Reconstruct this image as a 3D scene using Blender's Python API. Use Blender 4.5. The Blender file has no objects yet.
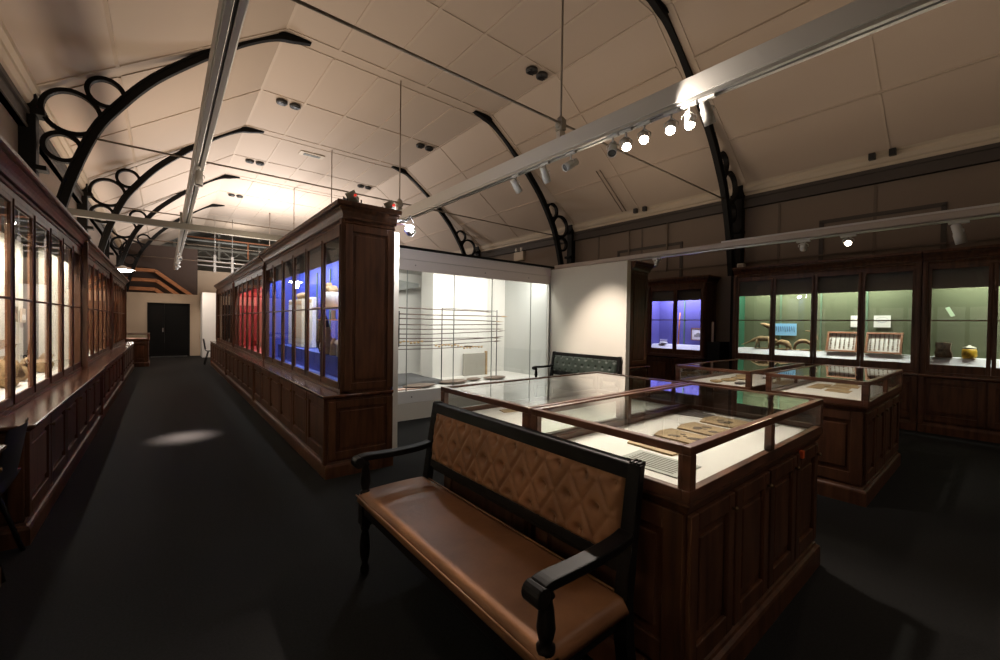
import bpy, math, random
from mathutils import Vector, Matrix
random.seed(7)
S = bpy.context.scene
COL = S.collection
PI = math.pi

# ---------------------------------------------------------------- camera, world, exposure
cam = bpy.data.cameras.new('camera'); cam.sensor_width = 36; cam.lens = 36 * 412.835 / 1000
cam.clip_start = .05; cam.clip_end = 200
co = bpy.data.objects.new('camera', cam); COL.objects.link(co); S.camera = co
co.matrix_world = Matrix(((0.775964, -0.001673, -0.630775, 0), (-0.63061, 0.020962, -0.775817, 0),
                          (0.01452, 0.999779, 0.015211, 1.45), (0, 0, 0, 1)))
W = bpy.data.worlds.new('world'); S.world = W; W.use_nodes = True
W.node_tree.nodes['Background'].inputs[0].default_value = (.02, .018, .015, 1)
W.node_tree.nodes['Background'].inputs[1].default_value = 1
S.view_settings.view_transform = 'Standard'; S.view_settings.look = 'None'
S.view_settings.exposure = 0.0; S.view_settings.gamma = 1; S.view_settings.use_curve_mapping = False
try:
    S.cycles.use_denoising = True
    S.cycles.max_bounces = 8; S.cycles.transparent_max_bounces = 24; S.cycles.caustics_reflective = False
    S.cycles.caustics_refractive = False; S.cycles.sample_clamp_indirect = 3
except Exception: pass

def light(kind, loc, energy, color, aim=None, size=.1, size_y=None, angle=60, blend=.5, name='lamp_light', parent=None):
    l = bpy.data.lights.new(name, kind); l.energy = energy; l.color = color
    if kind == 'AREA':
        l.shape = 'RECTANGLE' if size_y else 'SQUARE'; l.size = size
        if size_y: l.size_y = size_y
    elif kind == 'SPOT':
        l.spot_size = math.radians(angle); l.spot_blend = blend; l.shadow_soft_size = size
    else: l.shadow_soft_size = size
    o = bpy.data.objects.new(name, l); COL.objects.link(o); o.location = loc
    if aim is not None:
        o.rotation_euler = (Vector(aim) - Vector(loc)).to_track_quat('-Z', 'Y').to_euler()
    if parent is not None:
        o.location = Vector(loc) - parent.location; o.parent = parent
    return o
WARM = (1, .76, .53); WARM2 = (1, .86, .74); COOL = (.93, .95, 1); NEUT = (1, .93, .84)

# ---------------------------------------------------------------- materials
MATS = {}
def mat(name, col, rough=.5, metal=0, spec=.5, emit=None, estr=0, noise=None, bump=None, coat=0):
    if name in MATS: return MATS[name]
    m = bpy.data.materials.new(name); m.use_nodes = True; nt = m.node_tree; b = nt.nodes['Principled BSDF']
    b.inputs['Base Color'].default_value = (*col, 1); b.inputs['Roughness'].default_value = rough
    b.inputs['Metallic'].default_value = metal; b.inputs['Specular IOR Level'].default_value = spec
    b.inputs['Coat Weight'].default_value = coat; b.inputs['Coat Roughness'].default_value = .15
    if emit: b.inputs['Emission Color'].default_value = (*emit, 1); b.inputs['Emission Strength'].default_value = estr
    tc = nt.nodes.new('ShaderNodeTexCoord')
    if noise:      # (scale, amount, (sx,sy,sz))
        sc, amt, st = noise
        mp = nt.nodes.new('ShaderNodeMapping'); mp.inputs['Scale'].default_value = st
        n = nt.nodes.new('ShaderNodeTexNoise'); n.inputs['Scale'].default_value = sc; n.inputs['Detail'].default_value = 6
        r = nt.nodes.new('ShaderNodeValToRGB')
        r.color_ramp.elements[0].position = .3; r.color_ramp.elements[1].position = .7
        r.color_ramp.elements[0].color = (*[max(0, c * (1 - amt)) for c in col], 1)
        r.color_ramp.elements[1].color = (*[min(1, c * (1 + amt)) for c in col], 1)
        nt.links.new(tc.outputs['Object'], mp.inputs[0]); nt.links.new(mp.outputs[0], n.inputs['Vector'])
        nt.links.new(n.outputs[0], r.inputs[0]); nt.links.new(r.outputs[0], b.inputs['Base Color'])
    if bump:       # (scale, strength)
        n2 = nt.nodes.new('ShaderNodeTexNoise'); n2.inputs['Scale'].default_value = bump[0]; n2.inputs['Detail'].default_value = 4
        bp = nt.nodes.new('ShaderNodeBump'); bp.inputs['Strength'].default_value = bump[1]; bp.inputs['Distance'].default_value = .01
        nt.links.new(tc.outputs['Object'], n2.inputs['Vector']); nt.links.new(n2.outputs[0], bp.inputs['Height'])
        nt.links.new(bp.outputs[0], b.inputs['Normal'])
    MATS[name] = m; return m
def glassmat(name, tint=(.97, .99, .98), k=1.0):
    m = bpy.data.materials.new(name); m.use_nodes = True; nt = m.node_tree; nt.nodes.clear()
    out = nt.nodes.new('ShaderNodeOutputMaterial'); mix = nt.nodes.new('ShaderNodeMixShader')
    tr = nt.nodes.new('ShaderNodeBsdfTransparent'); gl = nt.nodes.new('ShaderNodeBsdfGlossy')
    fr = nt.nodes.new('ShaderNodeFresnel'); fr.inputs[0].default_value = 1.5
    geo = nt.nodes.new('ShaderNodeNewGeometry'); mul = nt.nodes.new('ShaderNodeMath'); mul.operation = 'MULTIPLY'; mul.inputs[1].default_value = 1.6 * k
    mul.use_clamp = True
    # front faces only reflect so the fresnel stays that of a thin pane
    inv = nt.nodes.new('ShaderNodeMath'); inv.operation = 'SUBTRACT'; inv.inputs[0].default_value = 1
    m2 = nt.nodes.new('ShaderNodeMath'); m2.operation = 'MULTIPLY'
    tr.inputs[0].default_value = (*tint, 1); gl.inputs['Roughness'].default_value = .01
    nt.links.new(fr.outputs[0], mul.inputs[0]); nt.links.new(geo.outputs['Backfacing'], inv.inputs[1])
    nt.links.new(mul.outputs[0], m2.inputs[0]); nt.links.new(inv.outputs[0], m2.inputs[1])
    nt.links.new(m2.outputs[0], mix.inputs[0]); nt.links.new(tr.outputs[0], mix.inputs[1]); nt.links.new(gl.outputs[0], mix.inputs[2])
    nt.links.new(mix.outputs[0], out.inputs[0]); return m
GLASS = glassmat('glass_pane'); GLASSC = glassmat('cabinet_glass', (.96, .97, .97), .8)
WOOD = mat('mahogany', (.09, .036, .017), .4, spec=.35, noise=(3.5, .45, (6, 6, .7)))
WOODH = mat('mahogany_flat', (.1, .042, .024), .2, noise=(3.5, .45, (6, .7, 6)), coat=.25)
WOODLIT = mat('mahogany_lit', (.26, .10, .04), .45, noise=(3.5, .3, (6, 6, .7)))  # brighter mahogany copy, the orange glow of lit stiles put into its colour
WOODC = mat('showcase_frame_wood', (.12, .048, .026), .3, noise=(4, .45, (1.5, 1.5, 4)), coat=.3)
EBON = mat('ebonised_wood', (.0065, .0055, .005), .5, spec=.15, noise=(5, .3, (1, 1, 3)))
BLACKM = mat('black_iron', (.006, .0055, .005), .6, spec=.15, bump=(30, .1))
CEIL = mat('ceiling_board', (.45, .36, .285), .75, bump=(2.5, .12))
BATT = mat('ceiling_batten', (.47, .38, .30), .7)
WALLM = mat('upper_wall_board', (.17, .13, .10), .8, bump=(6, .15))
FRIEZE = mat('frieze_dark', (.05, .04, .033), .7)
COVE = mat('cove_cream', (.5, .42, .32), .6)
CARPET = mat('charcoal_carpet', (.015, .015, .0148), .9, spec=.15, noise=(90, .25, (1, 1, 1)), bump=(300, .3))
WHITE = mat('white_paint', (.8, .78, .74), .6)
CREAM = mat('cream_paint', (.72, .66, .57), .7, bump=(8, .03))
PART = mat('partition_paint', (.68, .64, .56), .7)
ENDW = mat('end_wall_paint', (.46, .36, .26), .8)
LINEN = mat('linen_deck', (.83, .79, .74), .85, bump=(400, .15))
GREY = mat('grey_paint', (.2, .21, .2), .6)
METAL = mat('beam_grey_metal', (.52, .51, .48), .42, metal=.25, bump=(3, .03))
ALU = mat('aluminium_track', (.5, .5, .48), .3, metal=.8)
BLACK = mat('black_plastic', (.012, .012, .013), .45)
LEATH = mat('brown_leather', (.27, .122, .055), .45, spec=.32, noise=(5, .22, (1, 1, 1)), bump=(45, .12))
GLEATH = mat('green_leather', (.026, .036, .027), .45, noise=(4, .2, (1, 1, 1)), bump=(35, .1))
BRASS = mat('brass', (.18, .12, .06), .4, metal=.8)
VAL = mat('valance_grey', (.15, .14, .125), .7)
PAPER = mat('white_card', (.85, .83, .78), .8)
BARK = mat('brown_bark_paper', (.47, .33, .18), .8, noise=(6, .25, (1, 1, 1)))
SILV = mat('spotlight_white', (.6, .59, .56), .35)
ROD = mat('rod_paint', (.22, .18, .14), .6)
GLOW = mat('lamp_lens', (1, 1, 1), .3, emit=(1, .86, .68), estr=60)
GLOWC = mat('lamp_lens_cool', (1, 1, 1), .3, emit=(.97, .97, 1), estr=60)

# ---------------------------------------------------------------- mesh builder
class MB:
    def __init__(s): s.v = []; s.f = []; s.sm = []
    def add(s, vs, fs, smooth=False):
        o = len(s.v); s.v += [tuple(v) for v in vs]; s.f += [tuple(i + o for i in f) for f in fs]; s.sm += [smooth] * len(fs); return s
    def box(s, x0, x1, y0, y1, z0, z1):
        x0, x1 = min(x0, x1), max(x0, x1); y0, y1 = min(y0, y1), max(y0, y1); z0, z1 = min(z0, z1), max(z0, z1)
        v = [(x, y, z) for z in (z0, z1) for x, y in ((x0, y0), (x1, y0), (x1, y1), (x0, y1))]
        return s.add(v, [(3, 2, 1, 0), (4, 5, 6, 7), (0, 1, 5, 4), (1, 2, 6, 5), (2, 3, 7, 6), (3, 0, 4, 7)])
    def rloft(s, x0, x1, y0, y1, prof, sides=(1, 1, 1, 1)):
        n = len(prof); v = []
        for o, z in prof:
            v += [(x0 - o * sides[0], y0 - o * sides[2], z), (x1 + o * sides[1], y0 - o * sides[2], z),
                  (x1 + o * sides[1], y1 + o * sides[3], z), (x0 - o * sides[0], y1 + o * sides[3], z)]
        f = [(3, 2, 1, 0), tuple(4 * (n - 1) + i for i in range(4))]
        for k in range(n - 1):
            for i in range(4):
                j = (i + 1) % 4; f.append((4 * k + i, 4 * k + j, 4 * k + 4 + j, 4 * k + 4 + i))
        return s.add(v, f)
    def bar(s, a, b, w, h, up=(0, 0, 1)):
        a, b = Vector(a), Vector(b); d = (b - a).normalized(); u = Vector(up); sd = d.cross(u)
        if sd.length < 1e-4: sd = d.cross(Vector((1, 0, 0)))
        sd.normalize(); u = sd.cross(d)
        v = []
        for p in (a, b):
            for i, j in ((-1, -1), (1, -1), (1, 1), (-1, 1)): v.append(p + sd * w / 2 * i + u * h / 2 * j)
        return s.add(v, [(3, 2, 1, 0), (4, 5, 6, 7), (0, 1, 5, 4), (1, 2, 6, 5), (2, 3, 7, 6), (3, 0, 4, 7)])
    def tube(s, pts, r, seg=10, cap=True, closed=False):
        pts = [Vector(p) for p in pts]; n = len(pts); rs = r if isinstance(r, (list, tuple)) else [r] * n
        v = []; f = []; pu = None
        for i, p in enumerate(pts):
            if closed: d = pts[(i + 1) % n] - pts[i - 1]
            else: d = (pts[min(i + 1, n - 1)] - pts[max(i - 1, 0)])
            d.normalize()
            if pu is None:
                pu = d.orthogonal().normalized()
            pu = (pu - d * pu.dot(d)).normalized(); sd = d.cross(pu)
            for k in range(seg):
                t = 2 * PI * k / seg; v.append(p + (pu * math.cos(t) + sd * math.sin(t)) * rs[i])
        m = n if closed else n - 1
        for i in range(m):
            for k in range(seg):
                a = i * seg + k; b = i * seg + (k + 1) % seg; c = ((i + 1) % n) * seg
                f.append((a, b, c + (k + 1) % seg, c + k))
        s.add(v, f, True)
        if cap and not closed:
            o = len(s.v) - n * seg
            s.f += [tuple(o + k for k in reversed(range(seg))), tuple(o + (n - 1) * seg + k for k in range(seg))]; s.sm += [False] * 2
        return s
    def lathe(s, c, prof, seg=16, axis=None):
        c = Vector(c); ax = Vector(axis).normalized() if axis else Vector((0, 0, 1))
        q = Vector((0, 0, 1)).rotation_difference(ax); v = []; f = []
        n = len(prof)
        for r, z in prof:
            for k in range(seg):
                t = 2 * PI * k / seg; v.append(c + q @ Vector((r * math.cos(t), r * math.sin(t), z)))
        for i in range(n - 1):
            for k in range(seg):
                a = i * seg + k; b = i * seg + (k + 1) % seg; f.append((a, b, b + seg, a + seg))
        s.add(v, f, True); o = len(s.v) - n * seg
        s.f += [tuple(o + k for k in reversed(range(seg))), tuple(o + (n - 1) * seg + k for k in range(seg))]; s.sm += [False] * 2
        return s
    def prism(s, poly, axis, a, b, smooth=False):
        # poly: 2-D points in the plane normal to axis: x -> (y,z), y -> (x,z), z -> (x,y)
        def P(u, w, t): return {'x': (t, u, w), 'y': (u, t, w), 'z': (u, w, t)}[axis]
        n = len(poly); v = [P(u, w, a) for u, w in poly] + [P(u, w, b) for u, w in poly]
        f = [tuple(range(n))[::-1], tuple(range(n, 2 * n))] + [(i, (i + 1) % n, n + (i + 1) % n, n + i) for i in range(n)]
        return s.add(v, f, smooth)
    def strip(s, A, B, a, b, axis):
        # band between polylines A and B (equal length), extruded along axis
        def P(u, w, t): return {'x': (t, u, w), 'y': (u, t, w), 'z': (u, w, t)}[axis]
        n = len(A); v = []
        for t in (a, b): v += [P(*p, t) for p in A] + [P(*p, t) for p in B]
        f = []
        for i in range(n - 1):
            f += [(i, i + 1, n + i + 1, n + i), (3 * n + i, 3 * n + i + 1, 2 * n + i + 1, 2 * n + i),
                  (i, 2 * n + i, 2 * n + i + 1, i + 1), (n + i + 1, 3 * n + i + 1, 3 * n + i, n + i)]
        f += [(0, n, 3 * n, 2 * n), (n - 1, 3 * n - 1, 4 * n - 1, 2 * n - 1)]
        return s.add(v, f)
    def ball(s, c, r, sc=(1, 1, 1), seg=14, rings=9, lump=0):
        v = []; f = []; c = Vector(c)
        for i in range(rings + 1):
            ph = PI * i / rings
            for k in range(seg):
                t = 2 * PI * k / seg; q = r * (1 + lump * math.sin(3 * t + 2 * ph + c.y * 9) * math.sin(ph) + lump * .6 * math.sin(5 * t - 4 * ph))
                v.append((c.x + q * sc[0] * math.sin(ph) * math.cos(t), c.y + q * sc[1] * math.sin(ph) * math.sin(t), c.z + q * sc[2] * math.cos(ph)))
        for i in range(rings):
            for k in range(seg):
                a = i * seg + k; b = i * seg + (k + 1) % seg; f.append((a, a + seg, b + seg, b))
        return s.add(v, f, True)
    def build(s, name, m, parent=None, bevel=0, loc=None):
        L = Vector(loc) if loc is not None else (parent.location.copy() if parent is not None and parent.parent is None else Vector((0, 0, 0)))
        root = parent
        if parent is not None and parent.parent is not None:
            L = parent.parent.location + parent.location; 
        me = bpy.data.meshes.new(name); me.from_pydata([tuple(Vector(v) - L) for v in s.v], [], s.f)
        me.polygons.foreach_set('use_smooth', s.sm); me.materials.append(m); me.update()
        # make normals consistent
        import bmesh
        bm = bmesh.new(); bm.from_mesh(me); bmesh.ops.recalc_face_normals(bm, faces=bm.faces); bm.to_mesh(me); bm.free()
        o = bpy.data.objects.new(name, me); COL.objects.link(o)
        if parent is not None: o.parent = parent
        elif loc is not None: o.location = L
        if bevel:
            md = o.modifiers.new('bevel', 'BEVEL'); md.width = bevel; md.segments = 2; md.limit_method = 'ANGLE'
            md.angle_limit = math.radians(40); md.harden_normals = False
        return o
def thing(name, label, cat, loc=(0, 0, 0), group=None):
    o = bpy.data.objects.new(name, None); COL.objects.link(o); o.location = loc; o.empty_display_size = .1
    o['label'] = label; o['category'] = cat
    if group: o['group'] = group
    return o
def tag(o, label, cat, group=None):
    o['label'] = label; o['category'] = cat
    if group: o['group'] = group
    return o
def struct(name, mb, m, bevel=0):
    o = mb.build(name, m, bevel=bevel); o['kind'] = 'structure'; return o
def dup(root, loc, rotz=None, label=None, group=None):
    r = root.copy(); COL.objects.link(r); r.location = loc
    if rotz is not None: r.rotation_euler = (0, 0, rotz)
    if label: r['label'] = label
    if group: r['group'] = group
    def rec(a, b):
        for ch in list(a.children):
            c = ch.copy(); COL.objects.link(c); c.parent = b; rec(ch, c)
    rec(root, r); return r
def solo(mb, name, m, label, cat, group=None, bevel=0):
    c = Vector((0, 0, 0)); xs = [v[0] for v in mb.v]; ys = [v[1] for v in mb.v]; zs = [v[2] for v in mb.v]
    loc = ((min(xs) + max(xs)) / 2, (min(ys) + max(ys)) / 2, min(zs))
    return tag(mb.build(name, m, loc=loc, bevel=bevel), label, cat, group)

# ---------------------------------------------------------------- room shell
XL, XR, XC = -1.4, 8.95, 3.73
KL, KR, ZC, SL = 1.57, 5.88, 6.3, .704
EZ = 4.30                                    # eave height
YB, YE = -4.0, 26.5
struct('floor', MB().box(XL - .2, XR + .2, YB, 32, -.1, 0), CARPET)
struct('wall_left', MB().box(XL - .12, XL, YB, 32, 0, 4.25), WALLM)
struct('wall_right', MB().box(XR, XR + .12, YB, 32, 0, 4.25), WALLM)
struct('wall_back', MB().box(XL, XR, YB - .12, YB, 0, 6.4), WALLM)
eL = ZC - SL * (KL - XL - .1); 
c = MB()
A = [(XL - .1, ZC - SL * (KL - XL + .1)), (KL, ZC), (KR, ZC), (XR + .1, ZC - SL * (XR + .1 - KR))]
B = [(x, z + .12) for x, z in A]
c.strip(A, B, YB, YE, 'y'); struct('ceiling', c, CEIL)
TY = [-.97, 3.43, 7.8, 12.2, 16.6, 21.1]
# battens of the boarded ceiling
b = MB()
def sl(x): return ZC if KL <= x <= KR else ZC - SL * ((KL - x) if x < KL else (x - KR))
for x in (KL, 2.43, 3.3, 4.16, 5.03, KR, 6.62, 7.95, .86, -.5):
    for y0, y1 in zip([YB] + TY, TY + [YE]):
        b.box(x - .022, x + .022, y0 + .16, y1 - .16, sl(x) - .014, sl(x) + .01)
for y in [t + d for t in TY for d in (-.15, .15)] + [t + 2.2 for t in TY]:
    for x0, x1 in ((XL, -.5), (-.5, .86), (.86, KL), (KL, 2.43), (2.43, 3.3), (3.3, 4.16), (4.16, 5.03), (5.03, KR), (KR, 6.62), (6.62, 7.95), (7.95, XR)):
        d = (x1 - x0) * .02
        b.bar((x0 + d, y, sl(x0 + d) - .002), (x1 - d, y, sl(x1 - d) - .002), .03, .022)
struct('trim_1', b, BATT)
for n, s_, X in ((2, 1, XL), (3, -1, XR)):
    m = MB()
    m.prism([(X, 4.03), (X + s_ * .07, 4.03), (X + s_ * .07, 4.09), (X + s_ * .1, 4.11), (X + s_ * .13, 4.17), (X + s_ * .13, 4.22), (X + s_ * .17, 4.26), (X + s_ * .17, 4.36), (X, 4.30)], 'y', YB, YE)
    struct('trim_%d' % n, m, COVE)
for n, s_, X in ((4, 1, XL), (5, -1, XR)):
    m = MB(); m.box(X, X + s_ * .07, YB, YE, 3.80, 4.03); m.box(X, X + s_ * .1, YB, YE, 3.97, 4.03); m.box(X, X + s_ * .085, YB, YE, 3.8, 3.83)
    struct('trim_%d' % n, m, FRIEZE)
# blind window outlines high on the right wall
for k, (y0, y1) in enumerate(((.6, 2.13), (4.6, 6.3))):
    m = MB()
    for a, b_, z0, z1 in ((y0, y1, 3.28, 3.34), (y0, y0 + .06, 2.55, 3.3), (y1 - .06, y1, 2.55, 3.3)): m.box(XR - .025, XR, a, b_, z0, z1)
    struct('window_%d' % (k + 1), m, FRIEZE)
m = MB()
for y in (1.4, 2.75, 5.62, 6.9): m.box(XR - .012, XR, y - .02, y + .02, 2.5, 3.8)
m.box(XR - .03, XR, YB, 9, 2.72, 2.745)
struct('trim_6', m, mat('wall_trim', (.12, .092, .07), .8))
# conduits running down the right slope
m = MB()
for y, x0, x1 in ((5.95, 7.7, 8.75), (6.05, 7.7, 8.75)):
    m.tube([(x0, y, sl(x0) - .03), (x1, y, sl(x1) - .03)], .012, 6)
m.tube([(XR - .05, 5.95, 4.0), (XR - .05, 5.95, 2.7)], .02, 6); m.tube([(XR - .05, 4.95, 3.95), (XR - .05, 4.95, 2.7)], .02, 6)
struct('trim_7', m, WALLM)

# ---------------------------------------------------------------- roof trusses
ribc = [(-1.12, 2.45), (-.99, 3.13), (-.74, 3.92), (-.48, 4.38), (-.12, 4.87), (.37, 5.36), (.62, 5.58), (1.02, 5.92), (1.42, 6.17), (1.70, 6.245), (1.98, 6.285)]
def smoothpts(P, n=4):
    out = []
    for i in range(len(P) - 1):
        p0, p1, p2, p3 = P[max(i - 1, 0)], P[i], P[i + 1], P[min(i + 2, len(P) - 1)]
        for k in range(n):
            t = k / n
            out.append(tuple(.5 * ((2 * p1[j]) + (-p0[j] + p2[j]) * t + (2 * p0[j] - 5 * p1[j] + 4 * p2[j] - p3[j]) * t * t + (-p0[j] + 3 * p1[j] - 3 * p2[j] + p3[j]) * t ** 3) for j in (0, 1)))
    out.append(P[-1]); return out
RC = smoothpts(ribc)
def offs(P, w):
    A, B = [], []
    for i, p in enumerate(P):
        q0, q1 = Vector(P[max(i - 1, 0)]), Vector(P[min(i + 1, len(P) - 1)]); d = (q1 - q0).normalized(); n = Vector((-d.y, d.x))
        ww = w * min(1, .12 + (len(P) - 1 - i) * .2)
        A.append(tuple(Vector(p) + n * ww)); B.append(tuple(Vector(p) - n * ww))
    return A, B
labs = ['roof truss behind the photographer', 'nearest black roof truss, its right leg between the lit wall cabinets',
        'second black roof truss, big rings over the left cabinets', 'third black arched roof truss down the hall',
        'fourth black arched roof truss down the hall', 'farthest black arched roof truss near the far wall']
def truss(y, lab):
    t = thing('roof_truss', lab, 'roof truss', (XC, y, 0), 'arched roof trusses')
    for s_ in (1, -1):
        f = (lambda P: P) if s_ == 1 else (lambda P: [(2 * XC - x, z) for x, z in P])
        A, B = offs(RC, .05); m = MB(); m.strip(f(A), f(B), y - .045, y + .045, 'y')
        A2, B2 = offs(RC, .058); m.strip(f(A2), f([tuple(Vector(a) * .8 + Vector(b_) * .2) for a, b_ in zip(A2, B2)]), y - .07, y + .07, 'y')
        m.build('rib', BLACKM, t)
        m = MB(); X = XL if s_ == 1 else XR
        m.box(X, X + s_ * .15, y - .09, y + .09, 0, 4.28)
        m.box(X, X + s_ * .23, y - .11, y + .11, 3.98, 4.06); m.box(X, X + s_ * .24, y - .1, y + .1, 3.3, 3.36); m.build('column', BLACKM, t, bevel=.008)
        for cx, cz, r in ((-.945, 4.13, .275), (-.62, 4.50, .185), (-1.03, 3.66, .175)):
            if s_ == -1: cx = 2 * XC - cx
            pts = [(cx + r * math.cos(a * PI / 18), y, cz + r * math.sin(a * PI / 18)) for a in range(36)]
            m = MB(); rr = .026
            A = [(cx + (r + rr) * math.cos(a * PI / 18), cz + (r + rr) * math.sin(a * PI / 18)) for a in range(37)]
            B = [(cx + (r - rr) * math.cos(a * PI / 18), cz + (r - rr) * math.sin(a * PI / 18)) for a in range(37)]
            m.strip(A, B, y - .04, y + .04, 'y'); m.build('ring', BLACKM, t)
    m = MB().tube([(-.77, y, 3.86), (2 * XC + .77, y, 3.86)], .014, 8); m.build('tie_rod', ROD, t)
    m = MB().tube([(XC - .05, y, 3.84), (XC - .05, y, 6.3)], .013, 8); m.build('king_rod', ROD, t)
    m = MB().box(XC - .09, XC - .01, y - .05, y + .05, 3.77, 3.9); m.lathe((XC - .05, y, 3.86), [(.035, 0), (.05, .01), (.05, .05), (.02, .08)], 10).ball((XC - .09, y, 3.83), .04).ball((XC - .01, y, 3.83), .04); m.build('rod_coupling', mat('coupling', (.3, .27, .22), .5), t)
for y, lab in zip(TY[1:], labs[1:]): truss(y, lab)
# round ceiling vents in pairs
proto = None; pi = 0
vd = {2.0: 'left', 5.45: 'right'}
for x in (2.0, 5.4):
    for y in (5.8, 10.2, 14.6, 19.0):
        lab = 'pair of round black ceiling vents, %s row, %s' % ('left' if x < 3 else 'right', {5.8: 'nearest pair', 10.2: 'second pair', 14.6: 'third pair', 19.0: 'farthest pair'}[y])
        if proto is None:
            t = thing('ceiling_vent', lab, 'ceiling vent', (x, y, ZC - .06), 'round ceiling vents')
            for dx in (0, .27):
                m = MB().lathe((x + dx, y, ZC - .07), [(.1, 0), (.115, .012), (.115, .05), (.1, .06)], 20); m.build('vent_ring', mat('vent_dark', (.03, .028, .026), .6), t)
                m = MB().lathe((x + dx, y, ZC - .076), [(.03, 0), (.088, .002), (.088, .02), (.03, .022)], 20)
                for a in range(3): m.bar((x + dx - .08, y - .05 + .05 * a, ZC - .079), (x + dx + .08, y - .05 + .05 * a, ZC - .079), .012, .006)
                m.build('grille', BLACK, t)
            proto = t
        else: dup(proto, (x, y, ZC - .06), label=lab)
t = thing('ceiling_outlet', 'long grey slot outlet in a pale patch of the far flat ceiling', 'ceiling outlet', (3.3, 12.9, ZC - .05))
MB().box(3.0, 3.65, 12.75, 13.05, ZC - .03, ZC - .01).build('outlet_plate', COVE, t)
MB().box(3.1, 3.55, 12.84, 12.9, ZC - .045, ZC - .03).box(3.1, 3.55, 12.93, 12.97, ZC - .045, ZC - .03).build('slot', GREY, t)

# ---------------------------------------------------------------- track beams
def spotlight(px, py, zt, aim, lab, lens=GLOW, energy=0, col=WARM, angle=50, blend=.6, grp='track spotlights', L=.2, R=.048, drop=.14, size=.04):
    t = thing('track_spotlight', lab, 'spotlight', (px, py, zt), grp)
    P = Vector((px, py, zt)); H = P - Vector((0, 0, drop)); d = (Vector(aim) - H).normalized()
    MB().box(px - .02, px + .02, py - .07, py + .07, zt - .025, zt).build('track_adaptor', SILV, t, bevel=.003)
    sd = d.cross(Vector((0, 0, 1)));
    if sd.length < .01: sd = Vector((1, 0, 0))
    sd.normalize()
    m = MB().tube([P - Vector((0, 0, .02)), H + Vector((0, 0, R + .02))], .01, 8)
    m.tube([H + Vector((0, 0, R + .025)), H + sd * (R + .012) + Vector((0, 0, R * .7)), H + sd * (R + .012)], .006, 6)
    m.tube([H + Vector((0, 0, R + .025)), H - sd * (R + .012) + Vector((0, 0, R * .7)), H - sd * (R + .012)], .006, 6)
    m.build('yoke', SILV, t)
    m = MB().lathe(H - d * L * .5, [(R * .5, 0), (R * .85, .01), (R * .85, L * .45), (R * .95, L * .5), (R, L * .55), (R, L), (R * .9, L), (R * .88, L - .02)], 18, axis=d)
    m.build('housing', SILV, t)
    m = MB().lathe(H + d * (L * .5 - .018), [(R * .3, 0), (R * .87, 0), (R * .87, .004), (R * .3, .006)], 16, axis=d)
    m.build('lens', lens, t)
    if energy:
        blend = max(blend, .9)
        light('SPOT', H + d * (L * .5 + .02), energy, col, aim=aim, size=size, angle=angle, blend=blend, name='spot_beam', parent=t)
    return t
def beam(name, x0, x1, z0, z1, y0, y1, lab):
    t = thing(name, lab, 'beam', ((x0 + x1) / 2, y0, z0))
    MB().box(x0, x1, y0, y1, z0 + .03, z1).build('beam_body', METAL, t, bevel=.004)
    cx = (x0 + x1) / 2
    m = MB().box(x0 + .012, cx - .012, y0, y1, z0, z0 + .03).box(cx + .012, x1 - .012, y0, y1, z0, z0 + .03)
    m.build('track_lip', ALU, t, bevel=.002)
    MB().box(cx - .012, cx + .012, y0, y1, z0 + .012, z0 + .029).build('track_slot', BLACK, t)
    return t
bR = beam('lighting_beam', 3.62, 3.75, 3.46, 3.67, -3.5, 8.0, 'wide grey metal lighting beam slung over the centre cases')
bL = beam('lighting_beam', .285, .42, 3.46, 3.64, -3.5, 21.5, 'long grey lighting beam over the left aisle')
m = MB()
for y in TY[1:3]: m.box(3.64, 3.73, y - .03, y + .03, 3.67, 3.76)
m.build('hanger', ALU, bR)
m = MB()
for y in TY[1:]: m.box(.31, .39, y - .03, y + .03, 3.64, 3.85)
m.box(.25, .46, 11.0, 11.2, 3.4, 3.7)
m.build('hanger', ALU, bL)
t = thing('grey_strut', 'flat grey strut crossing the hall above the left aisle', 'strut', (XL, 10.75, 3.33))
MB().box(XL, XR, 10.7, 10.82, 3.30, 3.42).build('strut_bar', mat('strut_paint', (.13, .125, .11), .6), t)
# low rail that carries on from the partition top
t = thing('lighting_rail', 'low pale lighting rail running over the dark centre cases from the white partition', 'lighting rail', (5.95, 0, 2.5))
MB().box(5.89, 6.0, -3.5, 5.6, 2.525, 2.597).build('rail_body', mat('rail_paint', (.45, .38, .33), .45), t, bevel=.012)
MB().box(5.92, 5.97, -3.5, 5.5, 2.505, 2.52).build('rail_track', ALU, t)

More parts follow.
